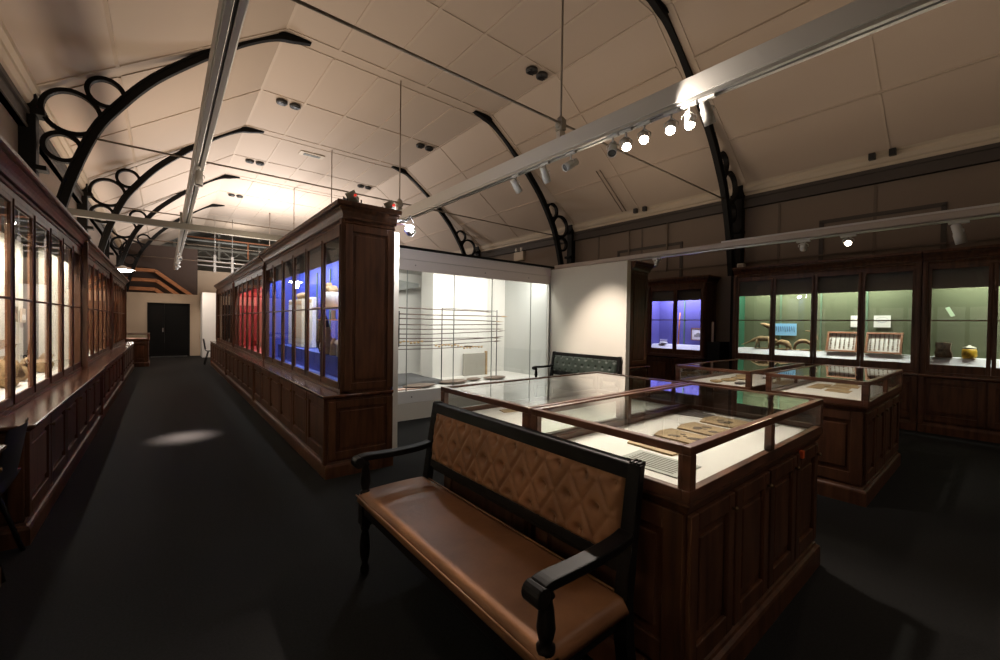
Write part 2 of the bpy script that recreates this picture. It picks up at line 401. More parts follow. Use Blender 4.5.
# ---------------------------------------------------------------- cabinets
WB = mat('cabinet_back_blue', (.035, .06, .42), .7); WRD = mat('cabinet_back_red', (.55, .045, .045), .7)
WCR = mat('cabinet_back_cream', (.8, .77, .68), .8); WGR = mat('cabinet_back_green', (.10, .115, .06), .75)
WPU = mat('cabinet_back_violet', (.10, .09, .30), .7); WDK = mat('cabinet_back_dark', (.03, .026, .024), .7)
WGN = mat('cabinet_side_green', (.015, .09, .045), .7); STRIP = mat('shelf_track', (.09, .16, .10), .5)
DKW = mat('deck_white', (.74, .74, .78), .8); DKG = mat('deck_teal', (.09, .13, .14), .7)
def cabinet(lab, grp, xb, s, dg, dp, y0, y1, n, zc, g0, g1, zt, zv, back, side, deck, dz, lamp, pil=(0, 0), ends=(0, 0), knobs=True, slot='display_cabinet', ist=.012, pw=.055, po=.035):
    X = lambda d: xb + s * d
    t = thing(slot, lab, 'cabinet', (X(dp / 2), y0, 0), grp)
    def bx(m, d0, d1, a, b_, z0, z1): m.box(X(d0), X(d1), a, b_, z0, z1); return m
    xa, xc = sorted((X(0), X(dp - .03)))
    fs = (0, 1) if s > 0 else (1, 0)
    m = MB().rloft(xa, xc, y0, y1, [(.03, 0), (.03, .10), (.022, .118), (.012, .125), (.004, .14), (0, .14)], (fs[0], fs[1], ends[0], ends[1])); m.build('plinth', WOOD, t)
    m = MB(); bx(m, 0, dp - .03, y0 + .003, y1 - .003, .14, zc - .03); m.build('base', WOOD, t)
    p = (y1 - y0) / n
    for i in range(n):
        a, b_ = y0 + i * p + .012, y0 + (i + 1) * p - .012; m = MB(); st = .065
        bx(m, dp - .032, dp - .008, a, a + st, .17, zc - .05); bx(m, dp - .032, dp - .008, b_ - st, b_, .17, zc - .05)
        bx(m, dp - .032, dp - .008, a + st, b_ - st, .17, .17 + st + .02); bx(m, dp - .032, dp - .008, a + st, b_ - st, zc - .05 - st, zc - .05)
        bx(m, dp - .032, dp - .015, a + st + .03, b_ - st - .03, .30, zc - .05 - st - .035)
        d_ = m.build('base_door', WOOD, t, bevel=.005)
        if knobs:
            k = MB().lathe((X(dp - .008), b_ - .035, zc - .12), [(.007, 0), (.007, .012), (.014, .018), (.014, .026), (.006, .03)], 10, axis=(s, 0, 0)); k.build('knob', BRASS, d_)
    xa, xc = sorted((X(0), X(dp)))
    m = MB().rloft(xa, xc, y0, y1, [(.0, zc - .04), (.012, zc - .03), (.022, zc - .02), (.022, zc - .005), (.016, zc)], (fs[0], fs[1], ends[0], ends[1])); m.build('countertop', WOODH, t)
    # upper case: back, ends, top
    m = MB(); bx(m, 0, .02, y0, y1, zc, zt - .2); m.build('back_panel', back, t)
    m = MB(); th = .035
    bx(m, .0, dg - .03, y0, y0 + th, zc, zt - .16); bx(m, 0, dg - .03, y1 - th, y1, zc, zt - .16); bx(m, 0, dg, y0, y1, zt - .19, zt - .16)
    bx(m, dg - .06, dg + .004, y0, y0 + .05, zc, zt - .16); bx(m, dg - .06, dg + .004, y1 - .05, y1, zc, zt - .16)
    bx(m, dg - .05, dg + .004, y0, y1, g1 + .02, zt - .16); bx(m, dg - .05, dg + .02, y0, y1, zc, zc + .03)
    m.build('upper_case', WOOD, t, bevel=.004)
    m = MB(); bx(m, .02, dg - .06, y0 + th, y0 + th + .006, zc + .01, zt - .2); bx(m, .02, dg - .06, y1 - th - .006, y1 - th, zc + .01, zt - .2); m.build('side_lining', side, t)
    ya_, yb_ = y0 + th + .006, y1 - th - .006
    if deck is DKW:
        m = MB().prism([(X(.02), zc), (X(.02), dz), (X(.29), dz), (X(dg - .07), zc + .14), (X(dg - .07), zc)], 'y', ya_, yb_)
    else: m = MB(); bx(m, .02, dg - .07, ya_, yb_, zc, dz)
    m.build('display_deck', deck, t)
    m = MB(); bx(m, dg - .075, dg - .06, y0 + th + .006, y1 - th - .006, zv, g1 + .06); m.build('blind', VAL, t)
    m = MB()
    for i in range(1, n):
        yy = y0 + .05 + i * (y1 - y0 - .1) / n
        bx(m, .02, .035, yy - .012, yy + .012, dz, zv + .1)
    m.build('shelf_standard', STRIP, t)
    m = MB(); bx(m, dg - .20, dg - .17, y0 + .1, y1 - .1, zt - .225, zt - .195); m.build('lamp_tube', mat('tube_white', (.9, .9, .9), .4), t)
    q = (y1 - y0 - .1) / n
    for i in range(n):
        a, b_ = y0 + .05 + i * q + .002, y0 + .05 + (i + 1) * q - .002; m = MB(); st = .042
        for z0, z1, aa, bb in ((zc + .032, g1 + .02, a, a + st), (zc + .032, g1 + .02, b_ - st, b_), (zc + .032, g0, a + st, b_ - st), (g1 - .02, g1 + .02, a + st, b_ - st), (1.575, 1.592, a + st, b_ - st)):
            bx(m, dg - .014, dg + .006, aa, bb, z0, z1)
        bx(m, dg + .006, dg + .014, a + .008, a + .022, zc + .035, g1 + .018)
        d_ = m.build('glazed_door', WOOD, t, bevel=.003)
        m = MB(); bx(m, dg - .008, dg - .004, a + st - .004, b_ - st + .004, g0 - .004, g1); m.build('pane', GLASSC, d_)
        m = MB()
        if i: bx(m, dg - .015 - ist, dg - .015, a - .022, a + .018, dz, g1 + .02); m.build('inner_stile', WOODLIT, t)
    for e, yy, sg in ((pil[0], y0, 1), (pil[1], y1, -1)):
        if e:
            m = MB(); bx(m, dg - .02, dg + po, yy, yy + sg * pw, zc, zt - .05 if po > .05 else zt - .15); bx(m, dp - .03, dp + .008, yy, yy + sg * .06, .12, zc - .03)
            bx(m, dg + .03, dg + .045, yy + sg * .015, yy + sg * .04, zc + .05, zt - .2); m.build('pilaster', WOOD, t, bevel=.004)
    for e, yy, sg in ((ends[0], y0, -1), (ends[1], y1, 1)):
        if e:
            m = MB()
            for z0, z1, dd in ((zc + .03, zt - .19, dg), (.16, zc - .06, dp - .03)):
                w = .07
                m.box(X(0), X(w), yy, yy + sg * .012, z0, z1); m.box(X(dd - w), X(dd), yy, yy + sg * .012, z0, z1)
                m.box(X(w), X(dd - w), yy, yy + sg * .012, z0, z0 + w); m.box(X(w), X(dd - w), yy, yy + sg * .012, z1 - w, z1)
                m.box(X(w + .03), X(dd - w - .03), yy, yy + sg * .008, z0 + w + .03, z1 - w - .03)
            m.build('end_panel', WOOD, t, bevel=.005)
    xa, xc = sorted((X(0), X(dg)))
    if slot == 'display_cabinet' and s < 0 and xb < 3: fs = (1, .35)
    m = MB().rloft(xa, xc, y0, y1, [(0, zt - .19), (.010, zt - .188), (.016, zt - .18), (.010, zt - .17), (.008, zt - .15), (.03, zt - .146), (.034, zt - .136), (.028, zt - .128), (.034, zt - .11), (.046, zt - .085), (.064, zt - .066), (.07, zt - .06), (.07, zt - .05), (.092, zt - .046), (.1, zt - .036), (.1, zt - .01), (.094, zt - .004), (.094, zt), (.0, zt)], (fs[0], fs[1], ends[0], ends[1]))
    m.build('cornice', WOOD, t)
    if lamp:
        e, c_ = lamp
        xl = X(dg - .125)
        lo = light('AREA', (xl, (y0 + y1) / 2, zt - .24), e, c_, aim=(X(.12), (y0 + y1) / 2, 1.0), size=y1 - y0 - .3, size_y=.08, name='cabinet_lamp', parent=t)
        # long side along Y
        lo.rotation_euler = (0, 0, PI / 2)
    return t
LW = (1, .91, .77)
cabinet('tall mahogany wall cabinet at the far left, mostly out of view', None, XL + .02, 1, .51, .70, -.6, 3.36, 6, .765, .86, 2.30, 2.56, 2.13, WCR, WCR, LINEN, .8, (45, LW), ends=(0, 1))
cabinet('nearest left wall cabinet with cream lit panes and deep counter', 'left wall cabinets', XL + .02, 1, .51, .72, 3.92, 7.87, 6, .765, .86, 2.30, 2.56, 2.13, WCR, WCR, LINEN, .8, (112, LW), pil=(0, 1), ends=(1, 0), ist=.014, pw=.055, po=.07)
cabinet('second left wall cabinet, just beyond the dark pilaster', 'left wall cabinets', XL + .02, 1, .49, .70, 7.92, 11.87, 6, .765, .86, 2.28, 2.54, 2.13, WCR, WOODLIT, LINEN, .8, (95, LW), pil=(1, 1), ist=.014)
cabinet('farthest left wall cabinet beside the low table case', 'left wall cabinets', XL + .02, 1, .49, .70, 11.9, 16.0, 6, .765, .86, 2.28, 2.54, 2.13, mat('cabinet_back_tan', (.42, .25, .13), .8), WOODLIT, LINEN, .8, (60, (1, .72, .45)), pil=(1, 1), ist=.04)
XM = 1.80
cabinet('nearest central cabinet with blue backing and panelled end', 'central aisle cabinets', XM, -1, .49, .66, 3.93, 7.87, 6, .765, .86, 2.29, 2.56, 2.07, WB, WB, mat('deck_blue', (.05, .09, .42), .7), .82, (80, COOL), pil=(1, 1), ends=(1, 0))
cabinet('middle central cabinet with red lined panes', 'central aisle cabinets', XM, -1, .48, .655, 7.92, 11.87, 6, .765, .86, 2.27, 2.54, 2.07, WRD, WRD, WRD, .82, (70, COOL), pil=(1, 1))
cabinet('farthest central cabinet with dark panes', 'central aisle cabinets', XM, -1, .48, .655, 11.9, 16.0, 6, .765, .86, 2.27, 2.54, 2.07, WDK, WDK, WDK, .82, (20, NEUT), pil=(1, 1))
XW = XR - .01
GL = (.97, 1, .86)
cabinet('right wall cabinet with green backing, animals and framed trays inside', 'right wall cabinets', XW, -1, .44, .59, .80, 3.335, 4, .82, .96, 2.33, 2.58, 2.04, WGR, WGN, DKW, 1.06, (52, GL), pil=(1, 1), ends=(0, 0), knobs=False)
cabinet('right wall cabinet at the picture edge with jar and dark block', 'right wall cabinets', XW, -1, .44, .59, -1.745, .79, 4, .82, .96, 2.33, 2.58, 2.04, WGR, WGR, DKW, 1.06, (48, GL), pil=(1, 1), knobs=False)
cabinet('right wall cabinet with violet blue backing behind the centre cases', 'right wall cabinets', XW, -1, .44, .59, 3.87, 5.15, 2, .82, .96, 2.24, 2.49, 2.0, WPU, WPU, DKW, 1.05, (32, (.74, .74, 1)), pil=(1, 1), ends=(1, 1), knobs=False)
# dark cabinet standing behind the white partition, its end towards us
cabinet('dark tall cabinet backed against the white partition, plain end showing', None, 5.90, 1, .50, .56, 3.90, 5.55, 3, .765, .86, 2.25, 2.50, 2.07, WDK, WDK, WDK, .82, None, ends=(1, 1))

# ---------------------------------------------------------------- low glass-topped cases
def table_case(lab, grp, x0, x1, y0, y1, nd, door_side=-1, ztop=1.02, zb=.815, posts=(), rear=False):
    t = thing('table_showcase', lab, 'display case', ((x0 + x1) / 2, (y0 + y1) / 2, 0), grp)
    m = MB().rloft(x0 + .03, x1 - .03, y0 + .03, y1 - .03, [(.034, 0), (.034, .105), (.03, .118), (.016, .128), (.012, .14), (0, .145)]); m.build('plinth', WOOD, t)
    MB().box(x0 + .03, x1 - .03, y0 + .03, y1 - .03, .145, zb - .03).build('base', WOOD, t)
    p = (x1 - x0 - .06) / nd
    for sd, yy in ((-1, y0 + .03), (1, y1 - .03)):
        for i in range(nd):
            a, b_ = x0 + .03 + i * p + .01, x0 + .03 + (i + 1) * p - .01; st = .06; m = MB()
            Y = lambda k: yy + sd * k
            m.box(a, a + st, Y(0), Y(.02), .17, zb - .06); m.box(b_ - st, b_, Y(0), Y(.02), .17, zb - .06)
            m.box(a + st, b_ - st, Y(0), Y(.02), .17, .25); m.box(a + st, b_ - st, Y(0), Y(.02), zb - .13, zb - .06)
            m.box(a + st + .03, b_ - st - .03, Y(0), Y(.012), .29, zb - .165)
            d_ = m.build('base_door', WOOD, t, bevel=.005)
            MB().lathe((b_ - .03, Y(.02), zb - .12), [(.007, 0), (.007, .01), (.013, .015), (.006, .024)], 10, axis=(0, sd, 0)).build('knob', BRASS, d_)
    for sd, xx in ((-1, x0 + .03), (1, x1 - .03)):
        m = MB(); Xx = lambda k: xx + sd * k; a, b_ = y0 + .03, y1 - .03; st = .08
        m.box(Xx(0), Xx(.015), a, a + st, .16, zb - .05); m.box(Xx(0), Xx(.015), b_ - st, b_, .16, zb - .05)
        m.box(Xx(0), Xx(.015), a + st, b_ - st, .16, .25); m.box(Xx(0), Xx(.015), a + st, b_ - st, zb - .13, zb - .05)
        m.box(Xx(0), Xx(.009), a + st + .03, b_ - st - .03, .29, zb - .165); m.build('end_panel', WOOD, t, bevel=.005)
    MB().rloft(x0 + .03, x1 - .03, y0 + .03, y1 - .03, [(0, zb - .05), (.012, zb - .045), (.022, zb - .02), (.03, zb - .012), (.03, zb)]).build('base_moulding', WOOD, t)
    MB().box(x0 + .02, x1 - .02, y0 + .02, y1 - .02, zb, zb + .014).build('linen_deck', LINEN, t)
    w = .032; m = MB(); h = .035
    for z0, z1 in ((zb, zb + .045), (ztop - .032, ztop)):
        m.box(x0, x1, y0, y0 + w, z0, z1); m.box(x0, x1, y1 - w, y1, z0, z1); m.box(x0, x0 + w, y0 + w, y1 - w, z0, z1); m.box(x1 - w, x1, y0 + w, y1 - w, z0, z1)
    pw = .045
    for px in [x0, x1 - pw] + list(posts):
        for py in (y0, y1 - w): m.box(px, px + pw, py, py + w, zb + .045, ztop - .032)
    for py in (y0 + w, y1 - w - .015):
        for px in (x0, x1 - w): m.box(px, px + w, py, py + .015, zb + .045, ztop - .032)
    m.build('glazing_frame', WOODC, t, bevel=.003)
    MB().box(x0 + w - .004, x1 - w + .004, y0 + w - .004, y1 - w + .004, ztop - .012, ztop - .006).build('top_pane', GLASS, t)
    z0, z1 = zb + .04, ztop - .03
    for a in ((x0 + pw, x1 - pw, y0 + .014, y0 + .018), (x0 + pw, x1 - pw, y1 - .018, y1 - .014), (x0 + .014, x0 + .018, y0 + w, y1 - w), (x1 - .018, x1 - .014, y0 + w, y1 - w)):
        MB().box(*a, z0, z1).build('side_pane', GLASS, t)
    return t
tA = table_case('mahogany table showcase right behind the brown bench, nearest corner of the pair', 'glass topped table showcases', 1.45, 3.12, .70, 1.525, 4, posts=(2.25,))
table_case('table showcase behind the nearest one, facing the long glass display', 'glass topped table showcases', 1.45, 3.12, 1.545, 2.41, 4, posts=(2.25,))
table_case('smaller table showcase near the lit wall cabinets, front of its pair', 'glass topped table showcases', 4.43, 6.13, .70, 1.44, 4, posts=(5.25,))
table_case('rear table showcase of the pair near the right wall', 'glass topped table showcases', 4.43, 6.13, 1.57, 2.33, 4, posts=(5.25,))
m = MB().box(2.73, 2.76, .697, .715, .73, .77); o = m.build('inventory_tag', mat('orange_tag', (.8, .12, .03), .5), tA)
# low table case at the far end of the left row
table_case('small lit table case at the far end of the left cabinets', None, -1.32, -.36, 16.4, 17.3, 2, ztop=1.0, zb=.80)

# things laid out in the cases
def sheet(poly, z, m, lab, name='paper_sheet', cat='paper', grp=None, th=.004, marks=None):
    n = len(poly); cx = sum(p[0] for p in poly) / n; cy = sum(p[1] for p in poly) / n
    t = thing(name, lab, cat, (cx, cy, z), grp)
    pts = []
    for i in range(n):
        a, b_ = poly[i], poly[(i + 1) % n]
        for k in range(4):
            u = k / 4; pts.append((a[0] + (b_[0] - a[0]) * u + random.uniform(-.003, .003), a[1] + (b_[1] - a[1]) * u + random.uniform(-.003, .003)))
    MB().prism(pts, 'z', z, z + th).build('sheet', m, t)
    if marks:
        mm = MB()
        for (a, b_, c_, d_) in marks: mm.box(a, b_, c_, d_, z + th, z + th + .001)
        mm.build('marking', mat('ink', (.09, .07, .05), .8), t)
    return t
zd = .83
lines = [(1.64 + i * .001, 1.66 + i * .001, .9, 1.1) for i in range(1)]
GS = mat('grey_text_card', (.42, .42, .38), .8)
sheet([(1.62, .84), (1.84, .84), (1.84, 1.14), (1.62, 1.14)], zd, GS, 'grey printed text card, leftmost in the nearest showcase', 'text_card', 'card',
      marks=[(1.65 + k * .022, 1.656 + k * .022, .87, 1.11) for k in range(8)])
bk = mat('bark_drawing', (.36, .25, .14), .8)
for q, (x0, w) in enumerate(((1.88, .2), (2.14, .22), (2.40, .24), (2.69, .26))):
    lab = ['brown stained sheet beside the grey text card', 'brown stained sheet with dark drawing, second of four', 'brown stained sheet with dark drawing, third of four', 'brown stained sheet farthest right of the row of four'][q]
    t = sheet([(x0, 1.0), (x0 + w * .95, .98), (x0 + w, 1.26), (x0 + w * .5, 1.28), (x0 + .01, 1.25)], zd, BARK, lab, 'bark_sheet', 'sheet', 'brown sheets in the nearest showcase', th=.008)
    mm = MB()
    for k in range(7): mm.ball((x0 + w * random.uniform(.3, .7), 1.12 + random.uniform(-.07, .07), zd + .008), .018, (random.uniform(.6, 1.8), random.uniform(.6, 1.8), .06), 10, 5)
    if q: mm.build('drawing', mat('sepia_ink', (.12, .08, .05), .8), t)
sheet([(2.86, 1.22), (2.96, 1.22), (3.05, 1.48), (2.8, 1.48)], zd, mat('dark_slate', (.1, .08, .075), .6), 'dark sheet at the far right back of the nearest showcase', 'dark_sheet', 'sheet')
sheet([(2.97, .9), (3.06, .9), (3.06, 1.16), (2.97, 1.16)], zd, GS, 'small grey card at the right end of the nearest showcase', 'text_card', 'card', marks=[(2.98, 3.05, .93 + k * .025, .936 + k * .025) for k in range(8)])
sheet([(1.84, 2.2), (1.98, 2.18), (1.98, 2.28), (1.86, 2.28)], zd, BARK, 'small brown scrap lying alone in the second showcase', 'brown_scrap', 'scrap')
for q, (x0, y0, w, d, mm) in enumerate(((5.08, .95, .22, .2, BARK), (5.34, 1.0, .2, .22, BARK), (5.58, .97, .22, .22, BARK), (5.84, 1.02, .18, .2, BARK), (5.2, 1.19, .5, .14, BARK))):
    lab = ['brown leaf at the left of the front pair showcase', 'brown leaf second in the front pair showcase', 'brown leaf third in the front pair showcase', 'brown leaf at the right end of the front pair showcase', 'long brown strip behind the four leaves'][q]
    sheet([(x0, y0), (x0 + w, y0 + .01), (x0 + w - .01, y0 + d), (x0 + .02, y0 + d - .01)], zd, mm, lab, 'brown_leaf', 'sheet', 'brown leaves in the right front showcase')
for q, (x0, y0, w, d, k) in enumerate(((4.8, 1.78, .16, .1, 1), (4.95, 1.95, .25, .15, 0), (5.25, 1.9, .22, .2, 0), (5.5, 2.0, .3, .16, 0), (4.75, 2.0, .15, .12, 0), (5.55, 1.75, .4, .12, 1))):
    lab = ['small dark object lying left in the rear showcase', 'brown bark piece left of centre in the rear showcase', 'brown bark piece at the centre of the rear showcase', 'brown bark piece right in the rear showcase', 'small bark piece at the far left of the rear showcase', 'dark strip at the right of the rear showcase'][q]
    mm = MB().ball((x0 + w / 2, y0 + d / 2, zd + .012), .5, (w, d, .03), 16, 8, .12)
    solo(mm, 'bark_piece', MATS['dark_slate'] if k else BARK, lab, 'bark piece', 'pieces in the rear showcase')

# ---------------------------------------------------------------- benches
def bench(leather, lab, grp=None):
    # local frame: runs along +Y 0..L, faces -X, back at x=.48
    Lb = 1.45
    t = thing('upholstered_bench', lab, 'bench', (0, 0, 0), grp)
    LEG = [(.020, 0), (.026, .015), (.024, .04), (.016, .055), (.018, .07), (.028, .11), (.030, .16), (.024, .22), (.018, .25), (.027, .262), (.027, .275), (.02, .285)]
    ARM = [(.022, 0), (.030, .01), (.030, .025), (.018, .035), (.024, .05), (.030, .08), (.024, .14), (.018, .17), (.026, .18), (.02, .19), (.016, .205)]
    for y in (0, Lb):
        m = MB().lathe((.06, y, 0), LEG, 14); m.box(.03, .09, y - .03, y + .03, .285, .45); m.build('front_leg', EBON, t, bevel=.003)
        m = MB().lathe((.06, y, .45), ARM, 14); m.build('arm_post', EBON, t)
        # arm: gently sweeping rail ending in a scroll
        P = [(.02, .668), (.06, .673), (.14, .669), (.24, .666), (.34, .667), (.42, .672), (.475, .683)]
        P = smoothpts(P, 3)
        m = MB().strip([(x, z + .018) for x, z in P], [(x, z - .016) for x, z in P], y - .032, y + .032, 'y')
        pr = [(.015 + .03 * math.cos(a * PI / 8), .652 + .032 * math.sin(a * PI / 8)) for a in range(16)]
        m.prism(pr, 'y', y - .036, y + .036, False); m.build('armrest', EBON, t, bevel=.006)
        # rear leg and back stile
        m = MB().strip([(.50, 0), (.445, .3), (.44, .45), (.475, .70), (.512, .935)], [(.555, 0), (.495, .3), (.485, .45), (.515, .70), (.545, .935)], y - .028, y + .028, 'y')
        for g_ in (-.016, 0, .016): m.box(.515, .56, y + g_ - .006, y + g_ + .006, .925, .942)
        m.build('rear_leg', EBON, t, bevel=.003)
    m = MB().box(.04, .07, .03, Lb - .03, .35, .425).box(.45, .48, .03, Lb - .03, .35, .425)
    m.box(.07, .45, .0, .03, .35, .425).box(.07, .45, Lb - .03, Lb, .35, .425); m.build('seat_frame', EBON, t, bevel=.004)
    # seat cushion: rounded pad with soft waves, stepped in round the posts
    nu, nv = 30, 90; m = MB(); v = []; f = []
    x0, x1, ya, yb, zb, zt = .022, .455, -.03, Lb + .03, .415, .475
    for i in range(nu + 1):
        for j in range(nv + 1):
            u, w = i / nu, j / nv
            e = min(u, 1 - u) * (x1 - x0); g_ = min(w, 1 - w) * (yb - ya); r = .03
            dz = 0
            for q in (e, g_):
                if q < r: dz += (r - math.sqrt(max(0, r * r - (r - q) ** 2))) * .9
            z = zt - dz + .006 * math.sin(PI * u) * (1 + .3 * math.sin(w * 9))
            z += .004 * math.sin(w * 60 + u * 4) * math.exp(-((w - .86) / .08) ** 2) * math.sin(PI * u)
            v.append((x0 + (x1 - x0) * u, ya + (yb - ya) * w, z))
    for i in range(nu):
        for j in range(nv):
            a = i * (nv + 1) + j; f.append((a, a + nv + 1, a + nv + 2, a + 1))
    m.add(v, f, True)
    o0 = len(m.v); ring = [i * (nv + 1) for i in range(nu + 1)] + [nu * (nv + 1) + j for j in range(1, nv + 1)] + [i * (nv + 1) + nv for i in range(nu - 1, -1, -1)] + [j for j in range(nv - 1, 0, -1)]
    for i in ring: m.v.append((m.v[i][0], m.v[i][1], zb))
    n = len(ring)
    for k in range(n): m.f.append((ring[k], ring[(k + 1) % n], o0 + (k + 1) % n, o0 + k)); m.sm.append(True)
    m.f.append(tuple(range(o0, o0 + n))); m.sm.append(False)
    cu = m.build('seat_cushion', leather, t)
    m = MB().tube([(.018, -.03, .452), (.018, Lb + .03, .452)], .0045, 6).tube([(.455, .0, .468), (.455, Lb, .468)], .005, 6); m.build('piping', leather, cu)
    # back: rails and deep-buttoned panel, leaning
    bx_ = lambda z: .475 + (z - .55) * .115
    m = MB()
    for z0, z1, th in ((.875, .935, .045), (.545, .59, .035)):
        a0, a1 = bx_(z0), bx_(z1)
        m.prism([(a0 - .01, z0), (a0 + th, z0), (a1 + th, z1), (a1 - .01, z1)], 'y', .02, Lb - .02)
    m.prism([(bx_(.535) + .01, .52), (bx_(.535) + .025, .52), (bx_(.9) + .04, .9), (bx_(.9) + .025, .9)], 'y', .02, Lb - .02)
    m.build('back_rail', EBON, t, bevel=.006)
    NY, NZ = 150, 46; v = []; f = []; z0, z1, ya, yb = .585, .882, .035, Lb - .035
    pit = (yb - ya) / 9.5; zr = [.62, .5 * (.62 + .885), .885]; btn = []
    rows = [z0 + .035, (z0 + z1) / 2, z1 - .035]
    for r, z in enumerate(rows):
        k0 = .5 if r != 1 else 1.0
        for k in range(9 if r == 1 else 10):
            yy = ya + pit * (k0 - .25 + k)
            if ya + .02 < yy < yb - .02: btn.append((yy, z))
    hz = rows[1] - rows[0]
    for i in range(NZ + 1):
        for j in range(NY + 1):
            z = z0 + (z1 - z0) * i / NZ; y = ya + (yb - ya) * j / NY
            a = (y - ya) / pit * 1.0 - .25; b_ = (z - rows[0]) / hz
            # diamond lattice coordinates
            p_, q_ = (a * 2 + b_) / 2 - .0, (a * 2 - b_) / 2
            fp = abs(p_ + .5 - round(p_ + .5)); fq = abs(q_ + .5 - round(q_ + .5))
            dmin = min((math.hypot((y - by), (z - bz)) for by, bz in btn))
            h = .036; cr = .42 if leather is LEATH else .04
            h *= (1 - cr + cr * min(1, (min(fp, fq) / .10)) ** .5)
            h *= 1 - .85 * math.exp(-(dmin / .020) ** 2)
            e = min(y - ya, yb - y, z - z0, z1 - z); h *= min(1, math.sqrt(max(0, e) / .025))
            h += random.uniform(-.0006, .0006)
            v.append((bx_(z) + .018 - .012 - h, y, z))
    for i in range(NZ):
        for j in range(NY):
            a = i * (NY + 1) + j; f.append((a, a + 1, a + NY + 2, a + NY + 1))
    m = MB(); m.add(v, f, True); bp = m.build('tufted_back', leather, t)
    bm_ = None
    for by, bz in btn:
        if bm_ is None:
            mm = MB().ball((0, 0, 0), .011, (.5, 1, 1), 10, 6); bm_ = mm.build('button', leather, bp); bm_.location = (bx_(bz) - .001, by, bz)
        else:
            q = bm_.copy(); COL.objects.link(q); q.parent = bp; q.location = (bx_(bz) - .001, by, bz)
    return t
b1 = bench(LEATH, 'brown buttoned leather bench in the foreground backing onto the showcase')
b1.location = (.84, .865, 0)
b2 = bench(GLEATH, 'green buttoned leather bench against the white partition'); b2.location = (5.2, 3.96, 0)

# ---------------------------------------------------------------- long glass display, partition
YG = 5.58
t = thing('glass_display', 'long white walk-in glass display with spears inside', 'glass display', (4, YG, 0))
MB().box(2.0, 5.78, YG, 7.6, 0, .25).build('platform_base', PART, t)
MB().box(2.0, 5.78, YG + .004, 7.6, .255, .43).box(2.0, 5.78, YG + .02, 7.6, .25, .256).build('platform', WHITE, t, bevel=.003)
MB().box(2.0, 3.85, YG + .35, 7.55, .43, .436).build('grey_floor_mat', mat('grey_mat', (.13, .13, .135), .8), t)
MB().box(2.0, 5.78, YG, YG + .06, 2.38, 2.53).box(2.0, 5.78, YG + .004, YG + .06, 2.22, 2.375).build('header', mat('header_paint', (.75, .67, .63), .6), t)
MB().box(1.95, 5.85, YG - .03, 7.65, 2.53, 2.565).build('top_board', BLACKM, t)
MB().box(2.0, 5.78, 7.6, 7.66, .0, 2.53).build('back_board', WHITE, t)
MB().box(2.0, 5.78, YG + .06, 7.6, 2.42, 2.45).build('ceiling_board', WHITE, t)
MB().box(3.82, 5.06, 6.65, 7.1, .43, 2.42).build('inner_wall', WHITE, t)
MB().box(5.05, 5.74, 6.9, 7.2, .43, 2.42).build('inner_wall', WHITE, t)
MB().box(4.48, 4.98, 6.58, 6.64, .43, .86).build('recess_panel', mat('recess_beige', (.4, .38, .33), .7), t)
MB().box(4.99, 5.02, 6.56, 6.62, .43, .9).build('wood_strip', BARK, t)
MB().box(5.735, 5.78, YG + .05, 7.6, .43, 2.42).build('side_wall', mat('side_wall_grey', (.5, .51, .49), .6), t)
MB().prism([(3.0, 1.97), (3.82, 2.13), (3.82, 2.2), (3.0, 2.28)], 'y', 7.2, 7.5).build('dark_gap', GREY, t)  # grey wedge stands in for a dark gap, its shade put into the colour
xs = [2.0, 2.78, 3.6, 4.37, 5.28, 5.735]
for x in xs[1:-1]: MB().box(x - .005, x + .005, YG + .018, YG + .03, .43, 2.24).build('glass_joint', mat('glass_joint', (.22, .24, .22), .4), t)


for a, b_ in zip(xs[:-1], xs[1:]):
    MB().box(a + .003, b_ - .003, YG + .02, YG + .028, .43, 2.24).build('glass_pane', GLASS, t)
MB().box(1.98, 2.02, YG - .0, YG + .05, 0, 2.53).box(5.735, 5.78, YG, YG + .04, .43, 2.24).build('edge_trim', ALU, t)
m = MB()
for x in (2.9, 4.2, 5.2): m.lathe((x, YG - .002, 2.3), [(.008, 0), (.008, .006)], 8, axis=(0, 1, 0))
m.lathe((2.86, YG - .002, .34), [(.01, 0), (.01, .006)], 8, axis=(0, 1, 0)); m.build('lock', BLACK, t)
light('AREA', (3.87, 5.74, 2.36), 60, (1, .95, .89), aim=(3.87, 7.2, .3), size=3.6, size_y=.18, name='display_lamp', parent=t)
t = thing('spear_rack', 'tall black wire rack holding the spears in the glass display', 'rack', (4.3, 6.0, .436))
m = MB()
for x in (3.62, 4.80): m.tube([(x, 6.0, .436), (x, 6.0, 1.70)], .009, 8); m.box(x - .05, x + .05, 5.95, 6.05, .43, .445)
m.build('rack_upright', BLACK, t)
m = MB().tube([(3.62, 6.0, 1.70), (4.80, 6.0, 1.68)], .005, 6); m.build('rack_bar', BLACK, t)
spz = [1.68, 1.585, 1.515, 1.42, 1.35, 1.27, 1.20, 1.15, 1.09, 1.03]
SPW = mat('dark_spear_wood', (.10, .055, .035), .5)
order = ['topmost', 'second', 'third', 'fourth', 'fifth', 'sixth', 'seventh', 'eighth', 'ninth', 'lowest']
